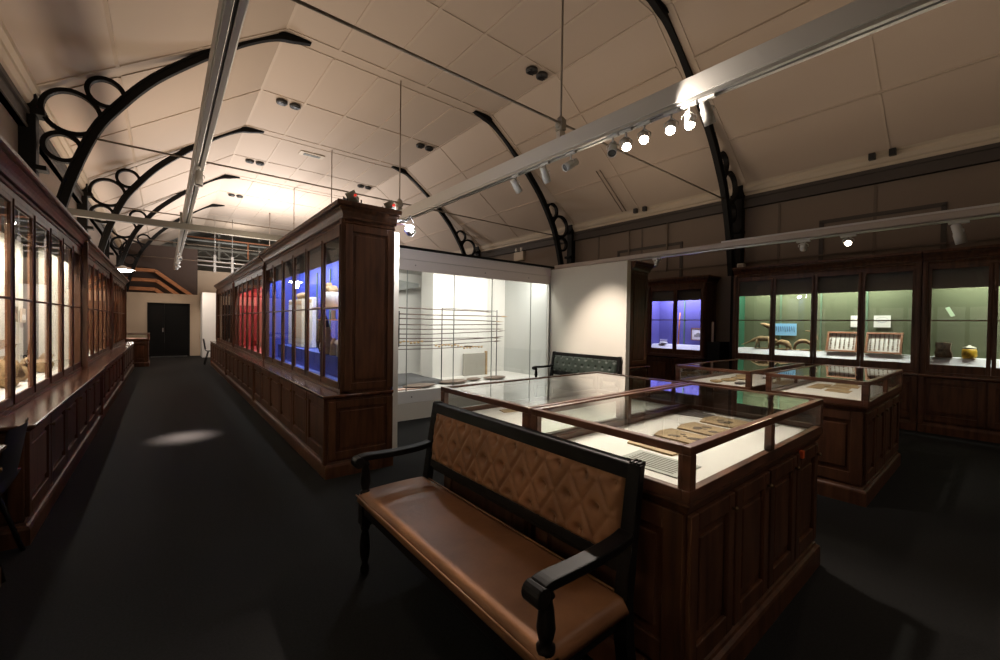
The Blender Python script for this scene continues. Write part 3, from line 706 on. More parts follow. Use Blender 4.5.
for k, z in enumerate(spz):
    x1 = 4.95 + [-.25, .12, .0, -.02, .0, .05, -.05, .0, -.05, -.7][k]
    dz = [-.02, 0, -.03, .02, 0, .05, -.02, .06, .04, .02][k]
    t = thing('spear', '%s thin dark spear lying across the black rack' % order[k], 'spear', (3.8, 5.985, z), 'spears on the rack')
    y = 5.985
    m = MB().tube([(2.3, y, z), (3.4, y, z - .008), (4.4, y, z + dz * .5), (x1 - .18, y, z + dz * .8)], .009 - .0003 * k, 7); m.build('shaft', SPW, t)
    m = MB().tube([(x1 - .18, y, z + dz * .8), (x1 - .12, y, z + dz * .88), (x1, y, z + dz)], [.009, .015 if k in (1, 8) else .01, .002], 7)
    m.build('point', BARK if k in (1, 2) else SPW, t)
BONE = mat('bone', (.62, .42, .2), .6)
def shells(x0, x1, z, lab):
    t = thing('shell_string', lab, 'string of shells', ((x0 + x1) / 2, 5.95, z), 'shell strings on the spears')
    MB().tube([(x0, 5.95, z), ((x0 + x1) / 2, 5.95, z - .02), (x1, 5.95, z)], .003, 5).build('string', BARK, t)
    n = int((x1 - x0) / .06); m = MB()
    for k in range(n):
        m.ball((x0 + (k + .5) * (x1 - x0) / n, 5.95, z - .02 + random.uniform(-.02, .015)), .019, (1.4, .7, .8), 8, 5)
    o = m.build('shell', BONE, t); o['kind'] = 'stuff'
shells(2.75, 3.25, 1.16, 'white shell cluster at the left end of the spears')
shells(3.45, 3.95, 1.09, 'string of small shells at the middle of the spears')
shells(3.95, 4.45, 1.05, 'string of pale shells right of centre on the spears')
t = thing('black_monitor', 'narrow black panel standing behind the glass beside the spears', 'panel', (2.71, 5.85, 1.05)); MB().box(2.68, 2.72, 5.8, 5.9, .436, 1.62).build('upright', BLACK, t)
MB().box(2.66, 2.74, 5.76, 5.94, 1.08, 1.62).build('plate', BLACK, t)
DISC = mat('coolamon_brown', (.2, .145, .11), .6)
for q, (x, y, r, ry) in enumerate(((3.10, 5.80, .28, .14), (3.80, 5.90, .27, .16), (4.25, 5.95, .14, .1), (4.70, 5.92, .24, .14))):
    lab = ['brown oval dish at the left on the display platform', 'brown oval dish second from left on the display platform', 'smallest brown oval dish on the display platform', 'brown oval dish at the right on the display platform'][q]
    m = MB().ball((x, y, .466), 1, (r, ry, .026), 28, 10)
    m.box(x - .05, x + .05, y - .03, y + .03, .437, .46)
    solo(m, 'oval_dish', DISC, lab, 'dish', 'oval dishes on the display platform')
solo(MB().prism([(2.5, 5.66), (3.05, 5.66), (3.0, 5.8), (2.45, 5.8)], 'z', .437, .45), 'pink_card', mat('pink_card', (.62, .42, .36), .8), 'pinkish flat card at the left front of the display platform', 'card')
struct('wall_partition', MB().box(5.78, 5.885, 3.885, YG - .001, 0, 2.50), PART)
struct('wall_cabinet_back', MB().box(1.81, 1.88, 4.1, 16.0, 0, 2.36), WHITE)
struct('wall_stub', MB().box(1.89, 2.06, 4.36, YG - .01, 0, 2.46), CREAM)

# ---------------------------------------------------------------- far end
struct('wall_far', MB().box(XL, -.50, 20.4, 20.5, 0, 2.42).box(.78, 1.08, 20.4, 20.5, 0, 2.42).box(-.50, .78, 20.4, 20.5, 2.06, 2.42).box(1.0, 9, 20.42, 20.5, 0, 2.42), ENDW)
t = bpy.data.objects.new('door_1', None); COL.objects.link(t); t.location = (.14, 20.4, 0); t['kind'] = 'structure'
DB = mat('door_black', (.008, .0075, .007), .7, spec=.1)
for a, b_ in ((-.46, .0), (.004, .74)):
    m = MB().box(a, b_, 20.42, 20.46, .01, 2.02); m.box(a + .06, b_ - .06, 20.41, 20.42, .2, 1.9); m.build('door_leaf', DB, t, bevel=.003)
MB().box(-.5, -.46, 20.38, 20.5, 0, 2.06).box(.74, .78, 20.38, 20.5, 0, 2.06).box(-.5, .78, 20.38, 20.5, 2.02, 2.06).build('door_frame', DB, t)
MB().box(-.06, -.03, 20.37, 20.41, .95, 1.1).build('door_handle', ALU, t)
MB().box(-.4, .7, 20.3, 20.42, 0, .012).build('threshold', ALU, t)
struct('wall_end_block', MB().box(1.12, 1.75, 19.3, 20.38, 0, 2.48), WHITE)
struct('wall_end_tall', MB().box(1.14, 4.5, 24, 24.1, 0, 3.75), ENDW)
struct('wall_gable', MB().box(XL - .2, XR + .2, 32, 32.1, 0, 8.2), mat('gable_dark', (.34, .31, .26), .8))
struct('wall_roof_beyond', MB().strip([(XL - .2, 4.3), (XC, 7.6), (XR + .2, 4.3)], [(XL - .2, 4.4), (XC, 7.7), (XR + .2, 4.4)], 26.5, 32, 'y'), mat('roof_dark', (.28, .26, .23), .6))
m = MB()
m.box(XL, XR, 26.5, 26.62, 6.0, 6.35); m.box(XL, XR, 26.8, 26.95, 5.55, 5.62)
struct('trim_8', m, GREY)
GT = mat('girder_grey', (.13, .125, .105), .6); RUST = mat('rust_pipe', (.3, .12, .06), .6)
t = thing('steel_girder', 'grey steel girder spanning the open roof at the far end', 'girder', (3, 27.2, 4.9))
m = MB(); m.box(XL, XR, 27.15, 27.3, 5.15, 5.27); m.box(XL, XR, 27.15, 27.3, 4.75, 4.82); m.build('chord', GT, t)
m = MB()
for k in range(12):
    x = XL + k * .86; m.bar((x, 27.22, 4.8), (x + .43, 27.22, 5.2), .04, .04); m.bar((x + .43, 27.22, 5.2), (x + .86, 27.22, 4.8), .04, .04)
for x in (.4, 2.3, 4.2): m.box(x - .05, x + .05, 27.1, 27.2, 4.6, 6.3)
m.build('web', GT, t)
t = thing('service_pipe', 'rusty red pipe running across the far open roof', 'pipe', (3, 26.8, 4.9))
MB().tube([(.2, 26.7, 5.72), (XR, 26.7, 5.72)], .04, 8).tube([(3.6, 26.7, 5.72), (3.6, 26.7, 4.8)], .04, 8).build('pipe_run', RUST, t)
t = thing('lighting_truss', 'pale lighting truss with uprights above the far wall', 'lighting truss', (1.5, 24.5, 3.9))
m = MB()
m.tube([(-1, 23.8, 4.25), (4.5, 23.8, 4.15)], .03, 8); m.tube([(-1, 23.8, 4.05), (4.5, 23.8, 3.92)], .03, 8)
for x in (1.85, 2.55): m.box(x - .05, x + .05, 23.75, 23.85, 3.7, 4.5); m.tube([(x, 23.8, 4.5), (x, 23.8, 6.27)], .015, 6)
m.build('truss_tube', mat('truss_pale', (.5, .48, .45), .4, metal=.4), t)
# warm timber canopy beyond the far wall
TIM = mat('canopy_timber', (.27, .105, .035), .5, noise=(4, .25, (1, 4, 4)))
t = thing('timber_canopy', 'orange timber canopy with long slats above the far door wall', 'canopy', (0, 22, 2.6))
MB().box(XL, 1.12, 22.35, 22.45, 2.3, 4.5).build('backing', mat('canopy_dark_brown', (.03, .014, .007), .7), t)  # backing board, very dark brown of its own
for z, xb in ((3.42, -.3), (3.02, -.25), (2.66, -.3)):
    e = min(1.1, xb + (z - 2.3) * 1.15)
    MB().bar((XL, 22.2, z), (xb, 22.2, z), .25, .13).build('slat', TIM, t)
    MB().bar((xb, 22.2, z), (e, 22.2, z - (e - xb) * .8), .25, .13).build('slat', TIM, t)
# ---------------------------------------------------------------- lamps
lampspec = [
    # x, y, zt, aim, label, lens, energy, angle
    (3.68, 4.23, 3.46, (5.77, 4.6, 1.5), 'short spotlight on the beam aimed at the white partition', SILV, 0, 30),
    (3.68, 3.68, 3.46, (5.77, 4.32, 1.12), 'spotlight beside the short one, above the second showcase', SILV, 620, 38),
    (3.68, 3.26, 3.46, (1.5, 3.9, 1.9), 'hooded spotlight hanging left of the two small glowing lamps', SILV, 70, 50),
    (3.68, 2.68, 3.46, (1.9, 1.6, .9), 'dark unlit round spotlight on the beam', SILV, 0, 50),
    (3.68, 2.52, 3.46, (2.0, 1.0, 1.2), 'smaller glowing spotlight left of the bright pair', GLOW, 150, 60),
    (3.68, 2.31, 3.46, (1.4, .9, 1.0), 'glowing spotlight second from left on the beam', GLOW, 160, 55),
    (3.68, 2.03, 3.46, (1.2, .9, .7), 'brightest glowing spotlight, left of the bright pair', GLOW, 230, 60),
    (3.68, 1.86, 3.46, (2.3, .9, .8), 'bright glowing spotlight, right of the bright pair', GLOW, 200, 60),
    (3.68, 1.70, 3.46, (5.2, 1.5, .8), 'spotlight aimed away beside the bright pair', SILV, 220, 50),
]
for x, y, z, aim, lab, lens, e, an in lampspec:
    spotlight(x, y, z, aim, lab, lens if lens is not SILV else mat('lens_dark', (.1, .1, .1), .2), e, WARM2, an)
DL = MATS['lens_dark']
spotlight(5.95, 3.47, 2.505, (7, 4.5, 1), 'small unlit spotlight at the far end of the low rail', DL, 0, L=.12, R=.03, drop=.06)
spotlight(5.95, 1.57, 2.505, (8.6, 2.2, 1.2), 'unlit ring-mounted spotlight on the low rail', DL, 0, L=.1, R=.035, drop=.08)
spotlight(5.95, 1.15, 2.505, (4.4, .9, 1.5), 'glowing spotlight on the low rail', GLOW, 25, L=.1, R=.035, drop=.08, angle=70)
spotlight(5.95, .32, 2.505, (6.08, .16, 1.7), 'large cylindrical spotlight tilted down at the right end of the low rail', DL, 0, L=.2, R=.042, drop=.12)
# left beam spots
spotlight(.352, 6.8, 3.46, (.2, 6.36, 0), 'spotlight on the left beam lighting the carpet patch', DL, 4200, (1, .8, .7), 12, 1, size=.16)
for q, (y, aim) in enumerate(((17.5, (-.5, 20.4, 1.4)), (18.1, (1.45, 19.3, 1.6)), (18.8, (-.3, 20.4, 1)), (15.9, (1.2, 13, 1)))):
    spotlight(.352, y, 3.46, aim, ['small spotlight far down the left beam, nearest of its bunch', 'far left-beam spotlight facing the white block', 'last spotlight far down the left beam', 'far left-beam spotlight facing the central cabinets'][q], DL if q != 1 else GLOW, (50, 200, 25, 20)[q], WARM2, 60)
# floodlights on top of the central cabinet
def flood(x, y, z, aim, lab, led):
    t = thing('floodlight', lab, 'floodlight', (x, y, z), 'floodlights on the central cabinet')
    m = MB().box(x - .1, x + .1, y - .05, y + .05, z, z + .012); m.tube([(x - .085, y, z + .01), (x - .085, y, z + .12)], .007, 6); m.tube([(x + .085, y, z + .01), (x + .085, y, z + .12)], .007, 6)
    m.build('bracket', GREY, t)
    c_ = Vector((x, y, z + .12)); d = (Vector(aim) - c_).normalized()
    m = MB().lathe(c_ - d * .05, [(.04, 0), (.06, .02), (.065, .08), (.07, .1), (.06, .1)], 4, axis=d); m.build('housing', mat('flood_grey', (.34, .35, .30), .5), t)
    m = MB().lathe(c_ + d * .045, [(.02, 0), (.062, .002), (.062, .006)], 4, axis=d); m.build('front_glass', GLOWC if not led else DL, t)
    MB().box(x - .009, x + .009, y - .085, y - .06, z + .125, z + .143).build('indicator', mat('red_led', (.7, .03, .02), .4, emit=(1, .05, .03), estr=.6), t)
    MB().tube([(x + .1, y, z + .02), (x + .16, y - .02, z + .01), (x + .2, y - .03, z + .07), (x + .25, y - .02, z + .008)], .005, 6).build('cable', BLACK, t)
    return t
flood(1.42, 4.05, 2.53, (2.2, 8, 6), 'grey floodlight on the near corner of the central cabinet top', True)
flood(1.80, 4.02, 2.50, (2.5, 8, 6), 'grey floodlight with red light at the right of the cabinet top', True)
# bracket lamp fixed at the right rear corner of the central cabinet
t = thing('bracket_lamp', 'bright bracket lamp at the right edge of the central cabinet top', 'lamp', (1.93, 3.96, 2.42))
MB().tube([(1.85, 4.0, 2.47), (1.93, 3.95, 2.46), (1.95, 3.93, 2.43)], .01, 8).build('arm', SILV, t)
MB().lathe((1.95, 3.95, 2.43), [(.03, 0), (.05, .02), (.055, .08), (.03, .09)], 14, axis=(.3, -.6, -.6)).build('shade', SILV, t)
MB().ball((1.955, 3.90, 2.41), .045).build('bulb', GLOWC, t)
light('POINT', (2.04, 4.02, 2.39), 32, COOL, size=.05, name='bracket_light')
# bright flood above the left cabinets, far
t = thing('aisle_lamp', 'dazzling lamp above the far left cabinets', 'lamp', (-.9, 15.6, 2.9))
MB().tube([(-1.15, 15.6, 2.52), (-1.15, 15.6, 2.8), (-1.05, 15.6, 2.9), (-.9, 15.6, 2.88)], .02, 8).build('arm', BLACKM, t)
MB().lathe((-.9, 15.6, 2.80), [(.03, .12), (.1, .08), (.24, .02), (.26, 0)][::-1], 20).build('shade', SILV, t)
MB().ball((-.9, 15.6, 2.80), .13, (1.6, 1.6, .5)).build('bulb', GLOWC, t)
light('POINT', (0, 21.0, 2.2), 16, (1, .6, .3), size=.1, name='canopy_fill')  # added fill without a fixture, warms the canopy slats
light('AREA', (-.84, 16.85, .975), 14, WARM2, aim=(-.84, 16.85, 0), size=.8, size_y=.1, name='case_light')
light('POINT', (3, 25.2, 5.2), 90, NEUT, size=.1, name='roof_fill')  # added fill without a fixture, lifts the gable and the roof beyond
light('POINT', (-.9, 15.6, 2.66), 60, NEUT, size=.1, name='aisle_light')
# unseen strip uplights added to brighten the ceiling, mostly on cabinet tops
def uplight(x, y0, y1, z, e, col, lab, aim=(0, 0), w=.36):
    t = thing('fill_uplight', lab, 'uplight', (x, (y0 + y1) / 2, z), 'added strip uplights on cabinet tops')
    MB().box(x - min(w / 2, .16), x + min(w / 2, .16), y0, y1, z, z + .02).build('tray', SILV, t)
    ym = (y0 + y1) / 2
    lo = light('AREA', (x, ym, z + .03), e, col, size=w, size_y=y1 - y0, name='ceiling_fill', parent=t)
    d = Vector((aim[0], aim[1], 1)).normalized()
    lo.rotation_euler = d.to_track_quat('-Z', 'Y').to_euler()
UP = (1, .80, .60)
uplight(1.42, 5.0, 7.2, 2.56, 26, UP, 'added uplight on the nearest central cabinet')
uplight(1.42, 8.6, 11.2, 2.54, 75, UP, 'added uplight on the middle central cabinet')
uplight(3.4, 17.4, 20.2, 2.43, 650, (1, .95, .93), 'added uplight hidden beyond the farthest central cabinet')
MB_stand = solo(MB().box(3.3, 3.5, 17.4, 20.2, 0, 2.43), 'uplight_stand', CREAM, 'plain tall stand for the added uplight, hidden beyond the central cabinets', 'plinth')  # unseen stand under the added far uplight
uplight(1.42, 12.6, 15.4, 2.54, 110, (1, .9, .82), 'added uplight on the farthest central cabinet')
uplight(-1.2, 4.3, 7.4, 2.56, 7, UP, 'added uplight on the nearest left cabinet')
uplight(-1.2, 8.6, 14.6, 2.54, 40, UP, 'added uplight on the farther left cabinets')
uplight(6.27, 4.2, 5.2, 2.50, 22, UP, 'added uplight on the dark cabinet behind the partition', w=.16)
uplight(-1.2, -.5, 3.0, 2.56, 12, UP, 'added uplight on the cabinet at the picture edge')

uplight(5.945, -2.5, 2.5, 2.60, 30, UP, 'added uplight lying along the low rail', w=.07)  # added strip, evens out the right ceiling slope
light('SPOT', (3.50, 1.99, 3.37), 32, WARM2, aim=(3.62, 1.3, 3.58), size=.03, angle=120, blend=.4, name='beam_wash')
spotlight(3.68, -1.5, 3.46, (3.0, .7, .3), 'added fill spotlight on the beam behind the photographer', DL, 45, WARM2, 100)  # this and the next spotlights are added out of view to fill the foreground
spotlight(.352, -1.2, 3.46, (.6, 2.2, 0), 'added fill spotlight on the left beam behind the photographer', DL, 25, WARM2, 110)
spotlight(5.95, -1.6, 2.505, (6.5, 0, 0), 'added fill spotlight on the low rail outside the picture', DL, 28, WARM2, 110)
# ---------------------------------------------------------------- exhibits in the right wall cabinets
def frame_tray(y0, y1, z0, x, tilt, lab, cols):
    t = thing('specimen_tray', lab, 'framed tray', (x, (y0 + y1) / 2, z0), 'framed specimen trays')
    h = .33; fr = mat('tray_frame', (.28, .12, .06), .45)
    def P(y, w, o): return (x + tilt * w + o * -1, y, z0 + w)
    def slab(a, b_, w0, w1, o0, o1, m):
        v = [P(y, w, o) for o in (o0, o1) for y, w in ((a, w0), (b_, w0), (b_, w1), (a, w1))]
        m.add(v, [(3, 2, 1, 0), (4, 5, 6, 7), (0, 1, 5, 4), (1, 2, 6, 5), (2, 3, 7, 6), (3, 0, 4, 7)])
    m = MB(); slab(y0, y1, 0, .03, 0, .05, m); slab(y0, y1, h - .03, h, 0, .05, m); slab(y0, y0 + .03, .03, h - .03, 0, .05, m); slab(y1 - .03, y1, .03, h - .03, 0, .05, m); m.build('frame', fr, t, bevel=.004)
    m = MB(); slab(y0 + .03, y1 - .03, .03, h - .03, 0, .012, m); m.build('tray_card', PAPER, t)
    m = MB(); n = cols
    for k in range(n):
        yy = y0 + .06 + (y1 - y0 - .12) * k / (n - 1)
        for r in range(9):
            w = .05 + r * .03 + random.uniform(-.005, .005); wd = random.uniform(.004, .009)
            slab(yy - wd, yy + wd, w, w + .02, .012, .02, m)
    o = m.build('specimen', mat('specimen_brown', (.2, .13, .08), .7), t); o['kind'] = 'stuff'
frame_tray(1.52, 1.93, 1.07, 8.65, .42, 'framed specimen tray left of the middle post in the green cabinet', 6)
frame_tray(1.0, 1.43, 1.07, 8.65, .42, 'framed specimen tray right of the middle post in the green cabinet', 7)
def card(y0, y1, z0, z1, x, m, lab, name='label_card', cat='label', fr=None, extra=None, grp=None):
    t = thing(name, lab, cat, (x, (y0 + y1) / 2, z0), grp)
    MB().box(x, x + .012, y0, y1, z0, z1).build('card_face', m, t)
    if fr:
        q = MB(); w = .018
        q.box(x - .008, x + .014, y0 - w, y0, z0 - w, z1 + w).box(x - .008, x + .014, y1, y1 + w, z0 - w, z1 + w).box(x - .008, x + .014, y0, y1, z0 - w, z0).box(x - .008, x + .014, y0, y1, z1, z1 + w)
        q.build('frame', fr, t)
    if extra: extra(t)
    return t
bx0 = XW - .03
def ringmark(t):
    pts = [(bx0 - .008, 1.27 + .07 * math.cos(a * PI / 8), 1.60 + .04 * math.sin(a * PI / 8)) for a in range(16)]
    MB().tube(pts, .006, 5, closed=True).build('faint_drawing', mat('grey_ink', (.45, .44, .48), .8), t)
card(1.50, 1.66, 1.48, 1.67, bx0 - .012, PAPER, 'white label card left of the middle post in the green cabinet', grp='white label cards')
card(1.17, 1.37, 1.48, 1.67, bx0 - .012, PAPER, 'white label card with a faint ring drawing', extra=ringmark, grp='white label cards')
def fossilmarks(t):
    m = MB()
    for k in range(9):
        y = 2.45 + k * .035; m.bar((bx0 - .016, y, 1.36 + random.uniform(0, .05)), (bx0 - .016, y + .01, 1.48), .006, .008)
    m.build('drawing', mat('blue_dark', (.05, .14, .3), .7), t)
card(2.42, 2.78, 1.31, 1.53, bx0 - .012, mat('pale_blue_print', (.25, .55, .85), .7), 'pale blue picture hanging above the curled specimens', 'blue_picture', 'picture', extra=fossilmarks)
m = MB().bar((8.78, .50, 1.65), (8.78, .56, 1.78), .015, .045); solo(m, 'tilted_tag', mat('pale_green_tag', (.6, .8, .55), .7), 'small pale tag hung slanting in the jar cabinet', 'tag')
FUR = mat('dried_hide', (.34, .22, .11), .8, noise=(30, .3, (1, 1, 1)))
def skinned(name, pts, m, lab, cat, grp=None, parts=None):
    # pts: chain of ((x,y,z), r)
    P = [Vector(p) for p, r in pts]; R_ = [r for p, r in pts]
    # resample
    Q, RR = [], []
    for i in range(len(P) - 1):
        for k in range(4):
            t_ = k / 4; Q.append(P[i].lerp(P[i + 1], t_)); RR.append(R_[i] + (R_[i + 1] - R_[i]) * (t_ * t_ * (3 - 2 * t_)))
    Q.append(P[-1]); RR.append(R_[-1])
    mb = MB().tube(Q, RR, 12)
    t = thing(name, lab, cat, (P[0].x, sum(p.y for p in P) / len(P), min(p.z - r for p, r in zip(P, R_))), grp)
    for (a, b_, r) in (parts or []):
        mb.tube([a, (Vector(a) + Vector(b_)) / 2, b_], [r, r * .8, r * .6], 7)
    mb.build('body', m, t)
    return t
gx = 8.68; zf = 1.105
# raised riser boards the animals stand on
solo(MB().box(gx - .035, gx + .14, 2.6, 3.02, 1.061, 1.072), 'riser_board', BARK, 'brown riser under the long-tailed animal', 'riser')
solo(MB().box(gx - .035, gx + .14, 2.02, 2.3, 1.061, 1.072), 'riser_board', BARK, 'brown riser at the right below the small bird', 'riser')
skinned('mounted_animal', [((gx, 3.16, 1.150), .006), ((gx, 3.02, 1.210), .015), ((gx, 2.92, 1.260), .035), ((gx, 2.84, 1.280), .05), ((gx, 2.74, 1.280), .05), ((gx, 2.66, 1.270), .035), ((gx, 2.6, 1.260), .03), ((gx, 2.55, 1.240), .01)], FUR,
        'long-tailed mounted animal in the left pane of the green cabinet', 'mounted animal', parts=[((gx - .03, 2.88, 1.260), (gx - .04, 2.9, zf), .02), ((gx + .03, 2.88, 1.260), (gx + .03, 2.86, zf), .02), ((gx - .03, 2.68, 1.260), (gx - .04, 2.69, zf), .018), ((gx + .03, 2.68, 1.260), (gx + .03, 2.66, zf), .018)])
solo(MB().box(gx - .035, gx + .12, 2.34, 2.6, 1.061, 1.07), 'riser_board', BARK, 'low brown riser under the curled specimens', 'riser')
skinned('curled_specimen', [((gx, 2.66, 1.160), .012), ((gx, 2.62, 1.200), .03), ((gx, 2.55, 1.230), .045), ((gx, 2.48, 1.210), .05), ((gx, 2.43, 1.160), .035), ((gx, 2.40, 1.110), .015)], FUR, 'left one of the two curled mounted animals', 'mounted animal', 'curled animals',
        parts=[((gx, 2.6, 1.190), (gx - .03, 2.6, 1.075), .015), ((gx, 2.47, 1.190), (gx - .03, 2.47, 1.075), .015)])
skinned('curled_specimen', [((gx, 2.36, 1.120), .012), ((gx, 2.34, 1.200), .025), ((gx, 2.28, 1.250), .035), ((gx, 2.2, 1.260), .038), ((gx, 2.13, 1.230), .03), ((gx, 2.1, 1.170), .025), ((gx, 2.12, 1.130), .01)], FUR, 'right one of the two curled mounted animals, arched high', 'mounted animal', 'curled animals',
        parts=[((gx, 2.33, 1.190), (gx - .03, 2.34, 1.075), .012)])
skinned('mounted_bird', [((gx, 2.84, 1.560), .01), ((gx, 2.78, 1.540), .03), ((gx, 2.7, 1.510), .045), ((gx, 2.66, 1.460), .035), ((gx, 2.68, 1.390), .02), ((gx, 2.7, 1.340), .012)], FUR, 'brown bird-like specimen mounted high beside the blue picture', 'mounted animal',
        parts=[((gx, 2.68, 1.390), (gx + .2, 2.68, 1.390), .006)])
skinned('mounted_bird', [((gx, 2.2, 1.440), .006), ((gx, 2.1, 1.430), .012), ((gx, 2.06, 1.370), .03), ((gx, 2.05, 1.310), .038), ((gx, 2.08, 1.260), .015)], FUR, 'small long-billed bird mounted right of the blue picture', 'mounted animal',
        parts=[((gx, 2.07, 1.280), (gx, 2.08, 1.105), .006)])
for o_ in bpy.data.objects:
    if o_.name.startswith(('mounted_animal', 'curled_specimen', 'mounted_bird')) and o_.parent is None:
        o_.location.z -= .035
        o_.location.y += .09 if o_.name in ('mounted_bird', 'mounted_animal') else .03
# dark block and jar
t = thing('specimen_block', 'rough dark brown block standing left of the jar', 'block', (8.66, .55, 1.06)); m = MB()
m.prism([(.49, 1.061), (.65, 1.061), (.66, 1.13), (.645, 1.17), (.655, 1.27), (.57, 1.28), (.50, 1.265), (.51, 1.17), (.49, 1.12)], 'x', 8.58, 8.74); m.build('rock', mat('rock_brown', (.1, .06, .03), .9, bump=(20, .8), noise=(20, .6, (1, 1, 1))), t)
t = thing('specimen_jar', 'round glass jar of yellow preserved specimen', 'jar', (8.66, .33, 1.061))
MB().lathe((8.66, .33, 1.061), [(.04, 0), (.065, .006), (.075, .04), (.072, .11), (.062, .135)], 20).build('contents', mat('yellow_preserve', (.62, .38, .03), .35, noise=(14, .6, (1, 1, 1))), t)
MB().lathe((8.66, .33, 1.197), [(.06, 0), (.065, .008), (.063, .02), (.04, .03), (.02, .036), (.012, .05)], 20).build('lid', mat('pale_lid', (.65, .62, .5), .3), t)
# violet cabinet
def landscape(t):
    m = MB(); m.box(bx0 - .016, bx0 - .012, 4.12, 4.28, 1.23, 1.28); m.ball((bx0 - .012, 4.19, 1.28), .04, (.1, 1.4, 1), 10, 6); m.build('engraving', mat('grey_ink2', (.3, .28, .25), .8), t)
card(4.07, 4.33, 1.17, 1.40, bx0 - .012, PAPER, 'framed engraving at the right of the violet cabinet', 'framed_picture', 'picture', fr=mat('brown_frame', (.25, .11, .06), .5), extra=landscape)
solo(MB().tube([(8.75, 4.56, 1.051), (8.76, 4.55, 1.4), (8.77, 4.54, 1.75)], [.018, .014, .012], 8), 'orange_rod', mat('orange_wood', (.5, .16, .04), .5), 'orange wooden rod upright in the violet cabinet', 'rod')
t = thing('white_ornament', 'small white crown-like ornament in the violet cabinet', 'ornament', (8.66, 4.85, 1.05)); m = MB().ball((8.66, 4.85, 1.08), .07, (.8, 1.4, .4)); m.build('bowl', WHITE, t)
m = MB()
for a in range(7): m.tube([(8.66, 4.78 + a * .023, 1.08), (8.66, 4.77 + a * .027, 1.16)], [.008, .003], 6)
m.build('spike', WHITE, t)
# ---------------------------------------------------------------- exhibits in the blue cabinet
ex = 1.55
GOLD = mat('gilt', (.5, .36, .18), .5)
def stand(y0, y1, z0, z1, x, m, lab, name, cat, grp=None, d=.06):
    t = thing(name, lab, cat, (x, (y0 + y1) / 2, z0), grp); MB().box(x - d / 2, x + d / 2, y0, y1, z0, z1).build('body', m, t, bevel=.008)
    MB().box(x - d / 2 - .004, x - d / 2, y0 + .03, y1 - .03, z1 - .08, z1 - .03).build('band', GOLD, t); return t
solo(MB().box(1.5, 1.77, 3.98, 7.82, .822, 1.05), 'blue_step', MATS['deck_blue'], 'long blue step running along the back of the blue cabinet', 'step')
stand(6.40, 6.56, 1.055, 1.80, 1.70, PAPER, 'narrow tall white sheet in the middle of the blue cabinet', 'white_sheet', 'sheet')
stand(6.62, 7.18, 1.055, 1.78, 1.66, mat('pale_gilt', (.62, .55, .4), .6), 'pale gilded chest in the middle panes of the blue cabinet', 'gilt_chest', 'chest', d=.16)
solo(MB().ball((1.66, 6.9, 1.83), .14, (.5, 1.8, .4), lump=.1), 'brown_bundle', FUR, 'brown bundle lying on top of the gilded chest', 'bundle')
stand(7.40, 7.78, 1.055, 1.80, 1.68, PAPER, 'white sheet at the far end of the blue cabinet', 'white_sheet', 'sheet')
t = thing('glass_shelf', 'glass shelf carrying the white drum', 'shelf', (ex, 5.05, 1.60)); MB().box(1.40, 1.77, 4.72, 5.38, 1.60, 1.612).build('shelf_plate', mat('shelf_plate', (.5, .3, .16), .3), t)
t = thing('low_shelf', 'lower shelf edged in orange with white cards', 'shelf', (ex, 5.05, 1.47)); MB().box(1.44, 1.77, 4.74, 5.3, 1.46, 1.472).build('shelf_plate', mat('orange_shelf', (.6, .25, .08), .4), t)
t = thing('white_drum', 'white drum with a brown lump on top in the first pane', 'drum', (ex, 4.96, 1.613))
MB().lathe((ex, 4.96, 1.613), [(.14, 0), (.14, .16), (.13, .17)], 20).build('drum_side', PAPER, t); MB().ball((ex, 5.12, 1.82), .08, (1, 1.3, .7), lump=.2).ball((ex, 5.2, 1.87), .045, lump=.2).build('brown_top', FUR, t)
for q, y in enumerate((4.84, 5.14)):
    solo(MB().box(1.6, 1.61, y, y + .14, 1.473, 1.585), 'white_card', PAPER, ['right one of the two white cards on the orange edged shelf', 'left one of the two white cards on the orange edged shelf'][q], 'card')
skinned('carved_figure', [((ex, 5.24, 1.052), .05), ((ex, 5.24, 1.14), .045), ((ex, 5.24, 1.22), .055), ((ex, 5.24, 1.29), .03), ((ex, 5.24, 1.34), .038), ((ex, 5.24, 1.38), .015)], mat('pale_wood', (.45, .32, .18), .7), 'taller pale carved figure standing in the blue cabinet', 'figure')
skinned('carved_figure', [((ex, 5.0, 1.052), .05), ((ex, 5.0, 1.12), .045), ((ex, 5.0, 1.2), .04), ((ex, 5.0, 1.25), .015)], MATS['pale_wood'], 'shorter pale carved figure near the first pane', 'figure')
solo(MB().ball((ex, 4.7, 1.20), .08, (1, 1.3, .7), lump=.12).box(1.52, 1.7, 4.6, 4.82, 1.051, 1.155), 'pale_rock', mat('pale_stone', (.5, .45, .42), .8), 'pale stone on a brown block in the first pane', 'stone')
solo(MB().bar((1.51, 5.33, 1.08), (1.51, 5.40, 1.17), .02, .08), 'tilted_card', PAPER, 'small tilted white card low in the blue cabinet', 'card')
skinned('dark_vase', [((1.6, 5.6, 1.052), .05), ((1.6, 5.6, 1.2), .09), ((1.6, 5.6, 1.4), .07), ((1.6, 5.6, 1.58), .02)], EBON, 'dark tapering vessel in the blue cabinet', 'vessel')
# red cabinet: hanging cloth
for k in range(6):
    y = 8.0 + k * .64
    m = MB(); 
    A = [(y + .56 * i / 12, 1.70 + .012 * math.sin(i * 1.6)) for i in range(13)]
    m.strip([(b_, a) for a, b_ in A], [(b_ + .01, a) for a, b_ in A], .95, 2.0, 'z')
    solo(m, 'red_cloth', WRD, 'red cloth hanging in the %s pane of the red cabinet' % ['first', 'second', 'third', 'fourth', 'fifth', 'sixth'][k], 'cloth', 'red cloths')
